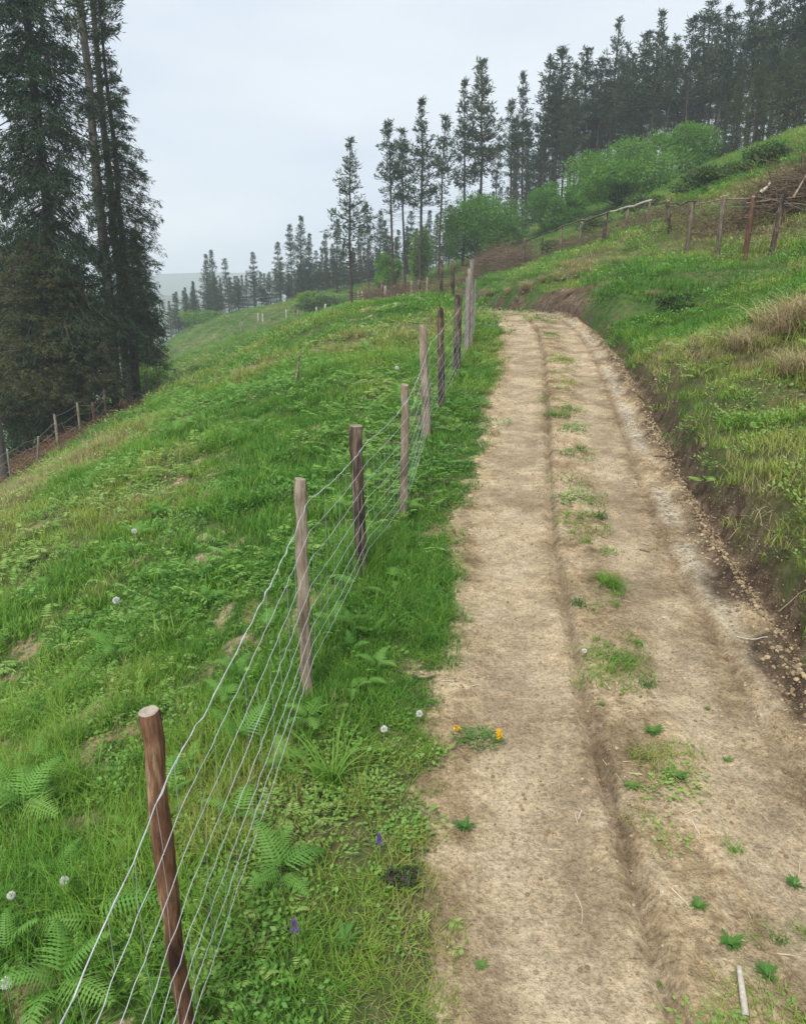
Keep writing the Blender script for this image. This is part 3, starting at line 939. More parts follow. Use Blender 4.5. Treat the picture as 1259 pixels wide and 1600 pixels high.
left_spots = [(-60, 735, 800, 16.5, 0, .035, 1), (-20, 720, 780, 17.2, 0, .03, 1), (20, 700, 762, 18, 0, .028, 1), (57, 680, 742, 19.5, .16, .030, 1), (94, 645, 716, 20.5, 0, .036, 0), (129, 627, 697, 22, 0, .034, 0), (152, 627, 686, 23.2, 0, .05, 2),
              (169, 606, 672, 24.3, 0, .042, 3), (188, 602, 657, 26, 0, .036, 3), (202, 594, 645, 28, 0, .045, 0), (231, 580, 626, 31.5, 0, .05, 1), (242, 574, 622, 33.5, 0, .055, 0), (252, 568, 616, 35, 0, .06, 3)]
simple_fence('wire_fence', 'wire fence of mixed pale and dark stakes below the big conifers at the left', left_spots, (.95, .75, .5, .3), 31, [M_post_tan, M_post_grey, M_post_brown, M_post_dark])
far_spots = [(708, 407, 469, 23, -.05, .055, 3), (689, 407, 466, 26, 0, .06, 3), (667, 434, 464, 44, 0, .06, 1), (654, 438, 466, 46, 0, .07, 3), (643, 440, 467, 47, 0, .06, 1), (629, 441, 468, 50, 0, .06, 3), (616, 446, 471, 52, 0, .07, 1), (602, 447, 474, 48, 0, .08, 0),
             (597, 440, 480, 38, 0, .075, 3), (572, 458, 480, 56, 0, .07, 3), (566, 457, 480, 57, 0, .07, 0), (560, 455, 478, 58, 0, .07, 0), (548, 464, 480, 60, 0, .06, 1), (527, 468, 486, 62, 0, .06, 3), (508, 477, 494, 63, .05, .09, 0), (495, 480, 497, 65, 0, .08, 0),
             (466, 485, 500, 68, .05, .08, 1), (462, 482, 501, 70, 0, .09, 3), (448, 484, 500, 72, 0, .08, 0), (411, 490, 506, 76, 0, .07, 0), (404, 489, 508, 77, 0, .07, 0), (386, 496, 511, 80, 0, .07, 1), (377, 500, 527, 74, 0, .05, 1), (352, 498, 517, 86, .05, .08, 1), (330, 505, 528, 84, 0, .06, 1), (306, 508, 530, 88, 0, .07, 1)]
simple_fence('wire_fence', 'row of pale stakes along the far top edge of the field', far_spots, (.9, .5), 33, [M_pale, M_post_tan, M_post_red, M_post_dark])
right_spots = [(1300, 345, 408, 16.5, 0, .05, 3), (1257, 325, 402, 17, .12, .06, 3), (1203, 300, 391, 17.6, .16, .065, 3), (1162, 311, 399, 18.2, .06, .065, 4), (1119, 309, 397, 19, .05, .06, 1), (1071, 319, 396, 20.5, .07, .055, 1), (1046, 315, 373, 23, -.16, .06, 3), (1005, 316, 382, 24.5, .12, .05, 1),
               (977, 330, 375, 27, 0, .06, 0), (940, 336, 392, 27.5, .08, .06, 3), (905, 349, 396, 31, 0, .065, 0), (875, 356, 398, 34, 0, .06, 1), (846, 372, 404, 38, 0, .05, 3), (818, 373, 411, 40, 0, .06, 3), (790, 388, 417, 44, 0, .07, 0), (765, 400, 420, 50, 0, .06, 1), (735, 412, 432, 55, 0, .06, 1)]
rroot, rinfo = simple_fence('stake_fence', 'stake fence of crooked posts with poles laid along their tops above the right bank', right_spots, (.85, .45), 35, [M_post_brownish, M_post_brownish, M_post_red, M_post_dark, M_post_brown])
def rail(a, b, rad, mat, dz=(0, 0), seed=0):
    A = np.array([rinfo[a][0] + rinfo[a][4], rinfo[a][1] - .02, rinfo[a][2] + rinfo[a][3] + dz[0]]); Bq = np.array([rinfo[b][0] + rinfo[b][4], rinfo[b][1] - .02, rinfo[b][2] + rinfo[b][3] + dz[1]])
    rr = np.random.default_rng(seed)
    t = np.linspace(-.04, 1.04, 9)
    p = A + (Bq - A) * t[:, None]; p[:, 2] += rr.normal(size=9) * .02
    mb = MB(); tube(mb, p - np.array(rroot.location), rad * np.linspace(1.1, .7, 9), 6, True)
    obj('rail', mb.mesh('rail', [mat]), rroot)
rail(7, 9, .035, M_pale, (.0, .03), 1); rail(9, 11, .035, M_post_brownish, (.03, .02), 2); rail(11, 14, .03, M_post_dark, (.0, .0), 3)
rail(1, 3, .018, M_post_brownish, (-.05, .02), 4); rail(3, 5, .02, M_post_tan, (0, -.02), 5); rail(5, 7, .02, M_post_dark, (0, -.1), 6)

# ------------------------------------------------------------------ trees
def pine(seed, Ht, crown_base, crad, nwh, per, tufts, tuftn, tl, tw, mat, bark, tr, droop=0.0, dead=6, top_open=.15, gap=.0, taper=.85):
    """returns (trunk mesh, crown mesh): whorled branches carrying needle tufts"""
    r = np.random.default_rng(seed)
    n = 14
    t = np.linspace(0, 1, n)
    wob = np.cumsum(r.normal(size=(n, 2)) * Ht * .0022, 0)
    pts = np.stack([wob[:, 0], wob[:, 1], -.4 + (Ht + .4) * t], 1)
    rad = tr * (1 - t) ** .75 + .015
    tm = MB(); tube(tm, pts, rad, 9, True, .04, seed)
    cm = MB()
    A, Bb, ra, rb = [], [], [], []
    NP, ND, NL, NA = [], [], [], []
    hs = np.linspace(crown_base, 1 - .01, nwh)
    for i, f in enumerate(hs):
        if r.random() < gap: continue
        f = f + r.normal() * .3 / nwh
        f = min(f, .985); g_ = (1 - f) / (1 - crown_base)
        wsc = .6 + .55 * r.random()
        prof = min(1, g_ ** taper * 1.15) * (1 - .35 * max(0, g_ - .8) / .2) * (.75 + .5 * float(vnoise(np.array([f * 9.]), np.array([seed * 1.7]), seed)[0]))
        m = max(2, int(per * (.7 + .6 * r.random())))
        a0 = r.random() * 6.28
        for b in range(m):
            Lb = crad * prof * (.35 + .85 * r.random()) * (wsc if droop < .2 else 1) + .12
            az = a0 + b * 6.283 / m + r.normal() * .25
            el = (.15 + .55 * (1 - g_)) + r.normal() * .12 - droop * (.3 + .7 * g_)
            fj = min(.985, f + r.normal() * .016); base = np.array([np.interp(fj, t, pts[:, 0]), np.interp(fj, t, pts[:, 1]), Ht * fj])
            K = 4
            prev = base
            d = np.array([math.cos(az) * math.cos(el), math.sin(az) * math.cos(el), math.sin(el)])
            segs = [base]
            for k in range(K):
                d = d + np.array([0, 0, (-.10 * droop * 3 + .07) * 1.0 + (.22 if (k == K - 1) else 0)])
                d = d / np.linalg.norm(d)
                nxt = prev + d * Lb / K
                A.append(prev); Bb.append(nxt); ra.append(.012 + .02 * (Lb / 2) * (1 - k / K)); rb.append(.010 + .02 * (Lb / 2) * (1 - (k + 1) / K) * .9)
                prev = nxt; segs.append(nxt)
            segs = np.array(segs)
            nt_ = max(2, int(tufts * Lb / crad * (.7 + .6 * r.random())))
            tt = (.18 + .82 * r.random(nt_) ** .8) * K
            k0 = np.minimum(tt.astype(int), K - 1); fr = tt - k0
            side = np.array([-math.sin(az), math.cos(az), 0])
            c = segs[k0] * (1 - fr)[:, None] + segs[k0 + 1] * fr[:, None]
            spread = (1 - np.abs(tt / K - .45)) * Lb * .26
            off = side[None] * (r.normal(size=nt_) * spread)[:, None]
            off[:, 2] += -np.abs(r.normal(size=nt_)) * .12 * Lb * droop + r.normal(size=nt_) * .04
            c = c + off
            cN = np.repeat(c, tuftn, 0)
            dd = unit(d[None] * .7 + side[None] * np.sign(r.normal(size=(len(cN), 1))) * .5 + r.normal(size=(len(cN), 3)) * .55 + np.array([0, 0, .15 - .75 * droop]))
            NP.append(cN + r.normal(size=cN.shape) * tl * .25); ND.append(dd)
            NL.append(tl * (.6 + .8 * r.random(len(cN)))); NA.append(np.repeat(r.random(nt_), tuftn))
    # leader
    k = 10
    NP.append(np.stack([np.full(k, pts[-1, 0]), np.full(k, pts[-1, 1]), Ht * (1 - .05 * r.random(k))], 1)); ND.append(unit(r.normal(size=(k, 3)) * .5 + [0, 0, 1])); NL.append(np.full(k, tl)); NA.append(r.random(k))
    # dead snags on the bare lower trunk
    for q in range(dead):
        f = crown_base * (.25 + .8 * r.random()); az = r.random() * 6.28; Lb = crad * (.15 + .45 * r.random())
        base = np.array([np.interp(f, t, pts[:, 0]), np.interp(f, t, pts[:, 1]), Ht * f])
        A.append(base); Bb.append(base + Lb * np.array([math.cos(az), math.sin(az), -.1 + .3 * r.random()])); ra.append(.018); rb.append(.006)
    prisms(tm, np.array(A), np.array(Bb), np.array(ra), np.array(rb))
    P_, D_, L_, A_ = np.concatenate(NP), np.concatenate(ND), np.concatenate(NL), np.concatenate(NA)
    needles(cm, P_, D_, L_, np.full(len(P_), tw) * (.7 + .6 * rng.random(len(P_))), A_)
    return tm.mesh('trunk', [bark]), cm.mesh('crown', [mat])

def make_tree(name, meshes, base, H_target, H_src, rz, label, cat, group=None, lean=(0, 0), sx=None):
    s = H_target / H_src
    e = empty(name, base)
    e.rotation_euler = (lean[1], lean[0], rz)
    k = s if sx is None else sx
    e.scale = (k, k, s)
    obj('trunk', meshes[0], e); obj('crown', meshes[1], e)
    tag(e, label, cat, group)
    return e

pines = [pine(500 + i, 14, cb, cr, nw, 5, tf, 5, .34, .085, M_needle, M_bark, .13, 0.06, 95, gap=gp, taper=[1.1, .6, .9, 1.2, .7, .5][i])
         for i, (cb, cr, nw, tf, gp) in enumerate([(.46, 2.0, 26, 12, .12), (.52, 1.7, 24, 11, .16), (.56, 1.5, 22, 10, .14), (.36, 2.5, 30, 11, .16), (.44, 1.8, 30, 12, .06), (.58, 1.6, 20, 10, .16)])]
conif = [pine(560 + i, 12, cb, cr, nw, 6, tf, 5, .32, .085, M_needle, M_bark, .14, .22, 30, gap=.1, taper=[1.1, .8, 1.2][i])
         for i, (cb, cr, nw, tf) in enumerate([(.12, 2.3, 32, 12), (.22, 1.9, 28, 11), (.10, 2.9, 34, 13)])]
greens = [pine(580 + i, 12, cb, cr, nw, 7, tf, 6, .30, .08, M_needle_green, M_bark_pale, .13, .35, 6, taper=.75)
          for i, (cb, cr, nw, tf) in enumerate([(.06, 2.3, 32, 17), (.10, 2.6, 32, 18)])]

def tree_at(meshes, Hs, px_, ptop, dep, rz, label, cat, group=None, name='pine_tree', lean=(0, 0), sx=None):
    b = pix(px_, 450, dep)
    x, y = float(b[0]), float(b[1])
    z = H1(x, y) - .1
    v = (ptop - 800) / FPX
    ztop = CAM_Z + y * (-(v * CP + SP)) / (CP - v * SP)
    h = max(4.5, ztop - z)
    return make_tree(name, meshes, (x, y, z), h, Hs, rz, label, cat, group, lean, sx)

single = [ # px, top, depth, variant, label
 (547, 218, 46, 3, 'lone tall open pine in the middle, well above its neighbours', 1.05),
 (614, 190, 52, 1, 'left tree of the trio of slender pines right of the lone pine', .95),
 (634, 203, 54, 5, 'shorter middle tree of the slender pine trio', .9),
 (655, 158, 53, 0, 'tallest tree of the slender pine trio', 1.0),
 (684, 183, 52, 1, 'thin pine standing alone between the trio and the twin pines', .85),
 (722, 128, 56, 0, 'left one of the tall twin pines above the bright green bush', .9),
 (748, 93, 57, 4, 'tallest pine left of the dense stand, right one of the twins', 1.0),
 (771, 215, 60, 5, 'short pine just right of the tall twin pines', .8),
 (793, 158, 58, 1, 'pine at the left edge of the ridge stand, lower of two', 1.0),
 (813, 108, 60, 2, 'very thin pointed pine at the left edge of the ridge stand', .75),
]
r = np.random.default_rng(91)
for px_, tp, dp, vi, lb, sc2 in single:
    e = tree_at(pines[vi], 14, px_, tp, dp, r.random() * 6.28, lb, 'pine tree', 'scattered pines left of the ridge stand', lean=(-.03 + .01 * r.normal(), 0))
    e.scale[0] *= sc2; e.scale[1] *= sc2
low = [(322, 398, 98, 2), (334, 392, 97, 0), (356, 404, 96, 1), (372, 440, 100, 1), (397, 394, 92, 1), (418, 440, 95, 2), (437, 378, 88, 1), (456, 352, 86, 1), (470, 338, 85, 2), (484, 366, 84, 0), (497, 400, 82, 1), (508, 366, 82, 1),
       (527, 343, 78, 0), (577, 322, 74, 1), (592, 330, 76, 2), (604, 345, 75, 1), (300, 440, 104, 2), (286, 455, 106, 0), (700, 320, 66, 1), (565, 350, 80, 2), (668, 330, 70, 0), (620, 360, 72, 1), (640, 330, 74, 1), (520, 380, 88, 2)]
for i, (px_, tp, dp, vi) in enumerate(low):
    src, hs_ = (conif[vi], 12) if i % 2 == 0 or vi == 0 else (pines[vi], 14)
    special = {0: 'left of the broad pair of dark conifers on the far left skyline', 1: 'right of the broad pair of dark conifers on the far left skyline',
               4: 'conifer alone beside the gap that shows the blue far hill', 8: 'thin spire conifer, highest in the low row left of the lone pine'}.get(i)
    tree_at(src, hs_, px_, tp, dp, r.random() * 6.28, special or 'slender dark conifer in the low row beyond the far field fence', 'conifer',
            None if special else 'conifers in the low row beyond the far fence', name='conifer_tree', lean=(-.03, 0))
# dense stand on the ridge: front row by its skyline, then rows behind
sky_line = [(835, 90), (850, 120), (862, 72), (880, 100), (893, 76), (905, 110), (920, 85), (938, 28), (952, 70), (966, 84), (985, 50), (1003, 18), (1016, 60), (1033, 70), (1050, 30), (1064, 5), (1078, 30), (1092, 12), (1108, 25), (1124, -10), (1140, 0), (1158, -30), (1175, -10), (1195, -35), (1215, -60), (1238, -70), (1262, -90), (1285, -100)]
for i, (px_, tp) in enumerate(sky_line):
    dp = 62 - (px_ - 835) * .024 + r.normal() * 1.5
    e = tree_at(pines[int(r.integers(0, 6))], 14, px_ + r.normal() * 2, tp, dp, r.random() * 6.28, 'tall dark pine in the dense stand on the right hand ridge', 'pine tree', 'pines of the dense ridge stand', lean=(.02 * r.normal(), 0))
    q_ = .95 + .5 * r.random(); e.scale[0] *= q_; e.scale[1] *= q_ * (.9 + .2 * r.random())
for row in range(3):
    for i in range(30):
        px_ = 800 + i * 17 + r.normal() * 5
        base_t = np.interp(px_, [a for a, b in sky_line], [b for a, b in sky_line])
        dp = 62 - (px_ - 835) * .02 + 4 + row * 5 + r.normal() * 1.2
        tp = base_t + 30 + 60 * r.random() + (50 if px_ < 840 else 0) + 25 * row
        tree_at(pines[int(r.integers(0, 6))], 14, px_, tp, dp, r.random() * 6.28, 'tall dark pine in the dense stand on the right hand ridge', 'pine tree', 'pines of the dense ridge stand', lean=(.02 * r.normal(), 0))
for i in range(48):
    px_ = 262 + i * 8 + r.normal() * 5
    tp = np.interp(px_, [262, 330, 380, 425, 520, 640], [448, 425, 445, 440, 405, 372]) + 28 * r.random()
    tree_at(conif[int(r.integers(0, 3))], 12, px_, tp, 98 - (px_ - 262) * .04 + 5 * r.random(), r.random() * 6.28, 'slender dark conifer in the low row beyond the far field fence', 'conifer', 'conifers in the low row beyond the far fence', name='conifer_tree')
# low filler row behind the middle
for i in range(34):
    px_ = 440 + i * 12 + r.normal() * 4
    tp = np.interp(px_, [440, 520, 600, 700, 850], [410, 385, 370, 320, 240]) + 40 * r.random()
    tree_at(conif[int(r.integers(0, 3))], 12, px_, tp, 84 + 8 * r.random() - (px_ - 440) * .03, r.random() * 6.28, 'slender dark conifer in the low row beyond the far field fence', 'conifer', 'conifers in the low row beyond the far fence', name='conifer_tree')
for px_, tp, dp, vi, lb in [(1150, 95, 47, 0, 'leftmost of the olive green spruces in front of the right ridge stand'), (1185, 70, 45, 1, 'widest olive green spruce in front of the right ridge stand'), (1222, 50, 44, 0, 'olive green spruce with a thin pale trunk at the top right corner'), (1262, 20, 42, 1, 'olive green spruce cut by the right frame edge'), (1120, 150, 50, 1, 'lowest olive green spruce, beside the upper bright bush')]:
    tree_at(greens[vi], 12, px_, tp, dp, r.random() * 6.28, lb, 'spruce', 'olive green spruces at the grassy top', name='spruce_tree')

# big conifers on the left
sp1 = pine(601, 20, .12, 2.75, 78, 9, 28, 11, .20, .030, M_needle_dark, M_bark, .20, .75, 10, taper=1.0)
sp2 = pine(602, 17, .20, 2.2, 50, 8, 24, 10, .20, .030, M_needle_dark, M_bark, .17, .7, 10, taper=1.15)
brown = pine(603, 9, .34, 2.5, 40, 9, 28, 12, .16, .024, M_needle_brown, M_bark, .12, .55, 16, taper=.5)
tall1 = pine(604, 22, .60, 2.0, 24, 5, 18, 8, .26, .04, M_needle_dark, M_bark_pale, .20, .1, 50, gap=.1)
tall2 = pine(605, 21, .52, 1.6, 24, 4, 16, 8, .26, .04, M_needle_dark, M_bark_pale, .18, .1, 50, gap=.1)
def left_tree(me, hs, px_, pb, dep, Ht, name, cat, label, rz=0, sx=None):
    b = pix(px_, pb, dep)
    return make_tree(name, me, (b[0], b[1], H1(b[0], b[1]) - .1), Ht, hs, rz, label, cat, None, (0, 0), sx)
left_tree(sp1, 20, 108, 680, 26, 19, 'spruce_tree', 'spruce', 'big dark spruce, widest of the left group, with its trunk behind the stake fence', .3, 1.0)
left_tree(brown, 9, 98, 680, 25.2, 6.6, 'spruce_tree', 'spruce', 'squat brownish olive spruce at the foot of the big left spruce', 1.3, .88)
left_tree(brown, 9, 40, 690, 27, 6.3, 'spruce_tree', 'spruce', 'brownish spruce by the left frame edge below the tall trunks', 2.6, .85)
left_tree(sp2, 17, 216, 620, 30, 14.2, 'spruce_tree', 'spruce', 'dark spruce on the right side of the left group, its tips against the sky', 1.9, .98)
left_tree(tall1, 22, 207, 640, 31.0, 23, 'pine_tree', 'pine tree', 'tall pine with long bare trunk, right one of two rising out of the left spruces', .7, .8)
left_tree(tall2, 21, 182, 640, 29.6, 23, 'pine_tree', 'pine tree', 'tall pine with long bare trunk, left one of two rising out of the left spruces', 2.2)
left_tree(sp2, 17, 22, 660, 31, 19, 'spruce_tree', 'spruce', 'tall spruce behind the big left one, its tip beyond the top of the frame', 4.0, .85)
left_tree(tall2, 21, 8, 740, 19.5, 17, 'pine_tree', 'pine tree', 'pine at the left frame edge with its trunk right behind the stakes', 4.4, .9)
left_tree(sp2, 17, 235, 600, 38, 8.5, 'spruce_tree', 'spruce', 'small spruce behind the end of the lower stake fence', 3.3, .7)

# broadleaf bushes
def leaf_mass(seed, rx, ry, rz_, nleaf, ls, mat, bark, lumps=9, stem=True):
    r = np.random.default_rng(seed)
    cm = MB(); tm = MB()
    cen = []; lumps = int(lumps * 2.2)
    A, Bb = [], []
    for i in range(lumps):
        a = r.random() * 6.28; q = r.random() ** .6 * .68
        z = .10 + .72 * r.random() * (1 - .5 * q)
        c = np.array([math.cos(a) * q * rx, math.sin(a) * q * ry, z * rz_ * 2])
        cen.append((c, (.16 + .26 * r.random())))
        A.append([0, 0, 0]); Bb.append(c)
    prisms(tm, np.array(A, float), np.array(Bb), np.full(lumps, .05), np.full(lumps, .015))
    per = nleaf // lumps
    for c, s in cen:
        d = unit(r.normal(size=(per, 3)))
        rad = (r.random(per) ** .35)
        P = c + d * rad[:, None] * np.array([rx, ry, rz_]) * s * 1.15
        dd = unit(d + r.normal(size=(per, 3)) * .6)
        needles(cm, P, dd, ls * (.7 + .7 * r.random(per)), np.full(per, ls * .62), r.random(per))
        nb = 14
        prisms(tm, np.repeat(c[None], nb, 0), c + unit(r.normal(size=(nb, 3))) * np.array([rx, ry, rz_]) * s, np.full(nb, .012), np.full(nb, .004))
    return tm.mesh('stem', [bark]), cm.mesh('foliage', [mat])
def bush_at(seed, px_, pb, dep, rx, rz_, nleaf, ls, mat, name, cat, label, group=None, lumps=10):
    b = pix(px_, pb, dep)
    z = H1(b[0], b[1])
    e = empty(name, (b[0], b[1], z - .05))
    s, c = leaf_mass(seed, rx, rx * .8, rz_, nleaf, ls, mat, M_bark, lumps)
    obj('stem', s, e); obj('foliage', c, e)
    tag(e, label, cat, group)
bush_at(1, 752, 405, 55, 4.0, 3.0, 26000, .13, M_bright, 'leafy_bush', 'bush', 'broad bright green bush below the tall twin pines', lumps=16)
bush_at(2, 972, 320, 47, 4.0, 2.1, 26000, .13, M_bright, 'leafy_bush', 'bush', 'largest bright green bush in front of the ridge stand', lumps=14)
bush_at(3, 1068, 275, 50, 3.0, 2.0, 17000, .13, M_bright, 'leafy_bush', 'bush', 'upper pale green bush on the right, next to the grassy top')
bush_at(4, 872, 362, 52, 2.3, 1.9, 13000, .13, M_bright, 'leafy_bush', 'bush', 'small green bush between the two broad bushes')
bush_at(5, 608, 440, 58, 1.1, 2.0, 3500, .18, M_bright, 'young_tree', 'tree', 'slim yellow green young tree behind the far fence')
bush_at(6, 655, 425, 58, .9, 2.6, 3500, .18, M_bright, 'young_tree', 'tree', 'tall thin green sapling in front of the slender pine trio')
bush_at(7, 505, 482, 68, 2.6, .75, 5000, .19, M_bramble, 'bramble_bush', 'bush', 'low rounded bramble bush behind pale stakes on the far field edge', lumps=12)
bush_at(8, 480, 470, 74, 1.3, 1.0, 2500, .19, M_bright, 'leafy_bush', 'bush', 'small green bush left behind the bramble bush')
bush_at(9, 228, 600, 33, .9, 1.0, 4500, .12, M_bright, 'young_tree', 'tree', 'yellow green broadleaf sapling between the left spruces and the fence end')
bush_at(10, 318, 515, 95, 3.2, 1.1, 3500, .22, M_bright, 'leafy_bush', 'bush', 'low green bushes below the far left conifer pair')
bush_at(11, 1090, 292, 30, 1.3, .5, 3000, .10, M_bramble, 'bramble_bush', 'bush', 'dark bramble bush on the edge above the stake fence')
bush_at(12, 1010, 310, 33, 1.4, .5, 3000, .10, M_bramble, 'bramble_bush', 'bush', 'bramble bush under the largest bright green bush')
bush_at(13, 872, 385, 38, 1.1, .5, 2500, .11, M_bramble, 'bramble_bush', 'bush', 'bramble patch by the left end of the fence rails')
bush_at(14, 1200, 275, 26, 1.0, .45, 2500, .09, M_bramble, 'bramble_bush', 'bush', 'bramble patch beside the heap of cut branches')
bush_at(18, 945, 345, 35, 1.5, .5, 3000, .11, M_bramble, 'bramble_bush', 'bush', 'bramble bush behind the leaning posts of the stake fence')
bush_at(19, 1130, 300, 27, 1.2, .5, 3000, .10, M_bramble, 'bramble_bush', 'bush', 'bramble bush left of the heap of cut branches')
bush_at(15, 1060, 480, 15.5, .45, .22, 1800, .05, M_bramble, 'bramble_bush', 'bush', 'small dark bramble clump in the middle of the right bank')
bush_at(16, 30, 640, 30, 1.6, 1.6, 5000, .13, M_bramble, 'leafy_bush', 'bush', 'dull green bush behind the left frame edge fence')

# brushwood laid along the stake fence
def brush(name, label, line, width, hgt, n, ln, rad, mat, seed, leaf=0, leafmat=None):
    r = np.random.default_rng(seed)
    line = np.array(line, float)
    seg = np.r_[0, np.cumsum(np.linalg.norm(np.diff(line[:, :2], axis=0), axis=1))]
    t = r.random(n) * seg[-1]
    x = np.interp(t, seg, line[:, 0]) + r.normal(size=n) * width; y = np.interp(t, seg, line[:, 1]) + r.normal(size=n) * width
    dens = .35 + .9 * vnoise(t * .7, t * 0, seed)
    z = height(x, y) + hgt * r.random(n) * dens
    P = np.stack([x, y, z], 1)
    D = unit(r.normal(size=(n, 3)) * np.array([1, .6, .35]))
    mb = MB()
    Lk = ln * (.4 + .9 * r.random(n))
    mid = P + D * (Lk / 2)[:, None]
    D2 = unit(D + r.normal(size=(n, 3)) * .35)
    rr = rad * (.5 + r.random(n))
    prisms(mb, P, mid, rr, rr * .8); prisms(mb, mid, mid + D2 * (Lk / 2)[:, None], rr * .8, rr * .3)
    o = obj(name, mb.mesh(name, [mat])); tag(o, label, 'brushwood', None, 'stuff')
ln = [(i_[0] + .5 + .9 * max(0, 1 - k_ / 8), i_[1] + .9 + 2.6 * max(0, 1 - k_ / 8), 0) for k_, i_ in enumerate(rinfo)]
brush('brushwood', 'tangle of cut brown twigs heaped behind the right stake fence', ln, .32, .6, 4200, .6, .007, M_twig, 71)
b1 = [hit(1240, 290), hit(1190, 300)]
brush('brushwood_pile', 'thicker brown heap of branches at the right end behind the stake fence', [(9.6, 22.0, 0), (12.5, 20.8, 0)], .6, 1.1, 2600, 1.0, .011, M_twig, 72)
fl = [pix(a[0], a[2], a[3]) + [0.2, 1.2, 0] for a in far_spots[2:12]]
brush('brushwood', 'low brown brush line behind the far field stakes', fl, .5, 1.0, 2600, .9, .012, M_twig, 73)
brush('brushwood', 'cut brush lying between the last right stakes and the tall road posts', [pix(820, 405, 40), pix(765, 418, 50), pix(735, 425, 44), pix(690, 436, 40)], .5, 1.2, 2600, .8, .010, M_twig, 74)
# dead bracken under the left conifers
lb_ = [pix(a[0], a[2], a[3]) + [-1.8, 1.5, 0] for a in left_spots]
brush('dead_bracken', 'reddish brown dead bracken under the left conifers behind the stakes', lb_, 1.4, .45, 12000, .45, .008, wood_material('dead_bracken', [(.32, (.09, .045, .028)), (.5, (.18, .095, .058)), (.68, (.28, .17, .11))], 2.5, (1, 1, 1), .002), 75)
# pale broken branches on the heap
def limb(pts, rad, mat, name, label, cat, group=None):
    pts = np.array(pts, float)
    o0 = pts[0].copy()
    mb = MB()
    t = np.linspace(0, 1, len(pts)); tt = np.linspace(0, 1, 10)
    p = np.stack([np.interp(tt, t, pts[:, c]) for c in range(3)], 1) - o0
    tube(mb, p, rad * np.linspace(1, .5, 10), 6, True, .06, 3)
    o = obj(name, mb.mesh(name, [mat])); o.location = o0
    tag(o, label, cat, group)
limb([pix(1186, 302, 20), pix(1200, 291, 20.2), pix(1203, 283, 20.2)], .055, M_pale, 'broken_branch', 'pale curved branch sticking out at the left of the branch heap', 'branch')
limb([pix(1230, 273, 21), pix(1245, 283, 20.6)], .06, M_pale, 'broken_branch', 'pale straight branch stub on the upper right of the branch heap', 'branch')
limb([pix(1238, 310, 18), pix(1262, 268, 18.5)], .03, M_post_tan, 'broken_branch', 'long thin branch leaning up across the branch heap', 'branch')
limb([pix(1165, 318, 18.3), pix(1210, 312, 18), pix(1262, 306, 17.4)], .020, M_post_brownish, 'fallen_pole', 'thin pole lying along the post tops at the right frame edge', 'pole')

# ------------------------------------------------------------------ ferns
def frond_mesh(seed, Ln=.42, pairs=13, arch=.5):
    r = np.random.default_rng(seed)
    mb = MB()
    t = np.linspace(0, 1, pairs + 4)
    rx = Ln * t; rz2 = Ln * (.55 * t - arch * t ** 2.2)
    spine = np.stack([rx * .8, 0 * t, rz2], 1)
    tube(mb, spine, .0024 * (1.1 - t), 3, False)
    TIPS = []
    for i in range(2, len(t) - 1):
        f = t[i]
        wl = Ln * .36 * (1.06 - f) ** .85 * (.8 + .3 * r.random())
        T = spine[i + 1] - spine[i]; T /= np.linalg.norm(T)
        for sg in (-1, 1):
            D = np.array([0, sg, 0]) * .92 + T * .42 + [0, 0, -.10 + .08 * r.normal()]
            D /= np.linalg.norm(D)
            q = 9
            sq_ = np.linspace(0, 1, q)
            C = spine[i] + D * (sq_ * wl)[:, None] + np.array([0, 0, -1.]) * (sq_ ** 2 * wl * .18)[:, None]
            hw_ = (Ln / pairs) * .37 * (1.02 - sq_ ** 1.6) * np.where(np.arange(q) % 2 == 0, .38, 1.0)
            a_ = C + T * hw_[:, None] + D * (hw_ * .5)[:, None]; b_ = C - T * hw_[:, None] + D * (hw_ * .5)[:, None]
            V = np.stack([a_, C + [0, 0, .0015], b_], 1).reshape(-1, 3)
            k_ = np.arange(q - 1) * 3
            mb.add(V, np.concatenate([np.stack([k_, k_ + 1, k_ + 4, k_ + 3], 1), np.stack([k_ + 1, k_ + 2, k_ + 5, k_ + 4], 1)]), np.full(3 * q, .7))
    return mb.mesh('frond', [M_fern])
FR = [frond_mesh(i, .42, 14 + i % 3, a) for i, a in enumerate((.35, .5, .65, .45))]
def frond_stem():
    mb = MB(); tube(mb, [(0, 0, -.03), (0, 0, .5), (0, 0, 1)], [.02, .015, .012], 4, False)
    return mb.mesh('stalk', [M_stem])
STK = frond_stem()
def fern_proto(seed, nf, up=.35):
    r = np.random.default_rng(seed)
    e = empty('fern', (0, 0, 0))
    a0 = r.random() * 6.28
    for k in range(nf):
        o = obj('frond', FR[int(r.integers(0, 4))], e)
        hgt = .05 + .08 * r.random()
        o.location = (0, 0, hgt)
        o.rotation_euler = (r.normal() * .15, -.25 - .4 * r.random() if r.random() < up else .05, a0 + k * 6.283 / nf + r.normal() * .3)
        s = .75 + .5 * r.random(); o.scale = (s, s, s)
    st = obj('stalk', STK, e); st.scale = (.25, .25, .14)
    return e
fp = [fern_proto(1, 3), fern_proto(2, 4), fern_proto(3, 5), fern_proto(4, 2), fern_proto(5, 3, .9)]
used_p = set()
def place_fern(x, y, s, vi, label, group, rz=None):
    e = fp[vi] if vi not in used_p else copy_tree(fp[vi])
    used_p.add(vi)
    e.location = (x, y, H1(x, y) + .02)
    e.rotation_euler = (0, 0, random.random() * 6.28 if rz is None else rz)
    s *= .72
    e.scale = (s, s, s)
    for k_ in ('label', 'category', 'group'):
        if k_ in e: del e[k_]
    tag(e, label, 'fern', group)
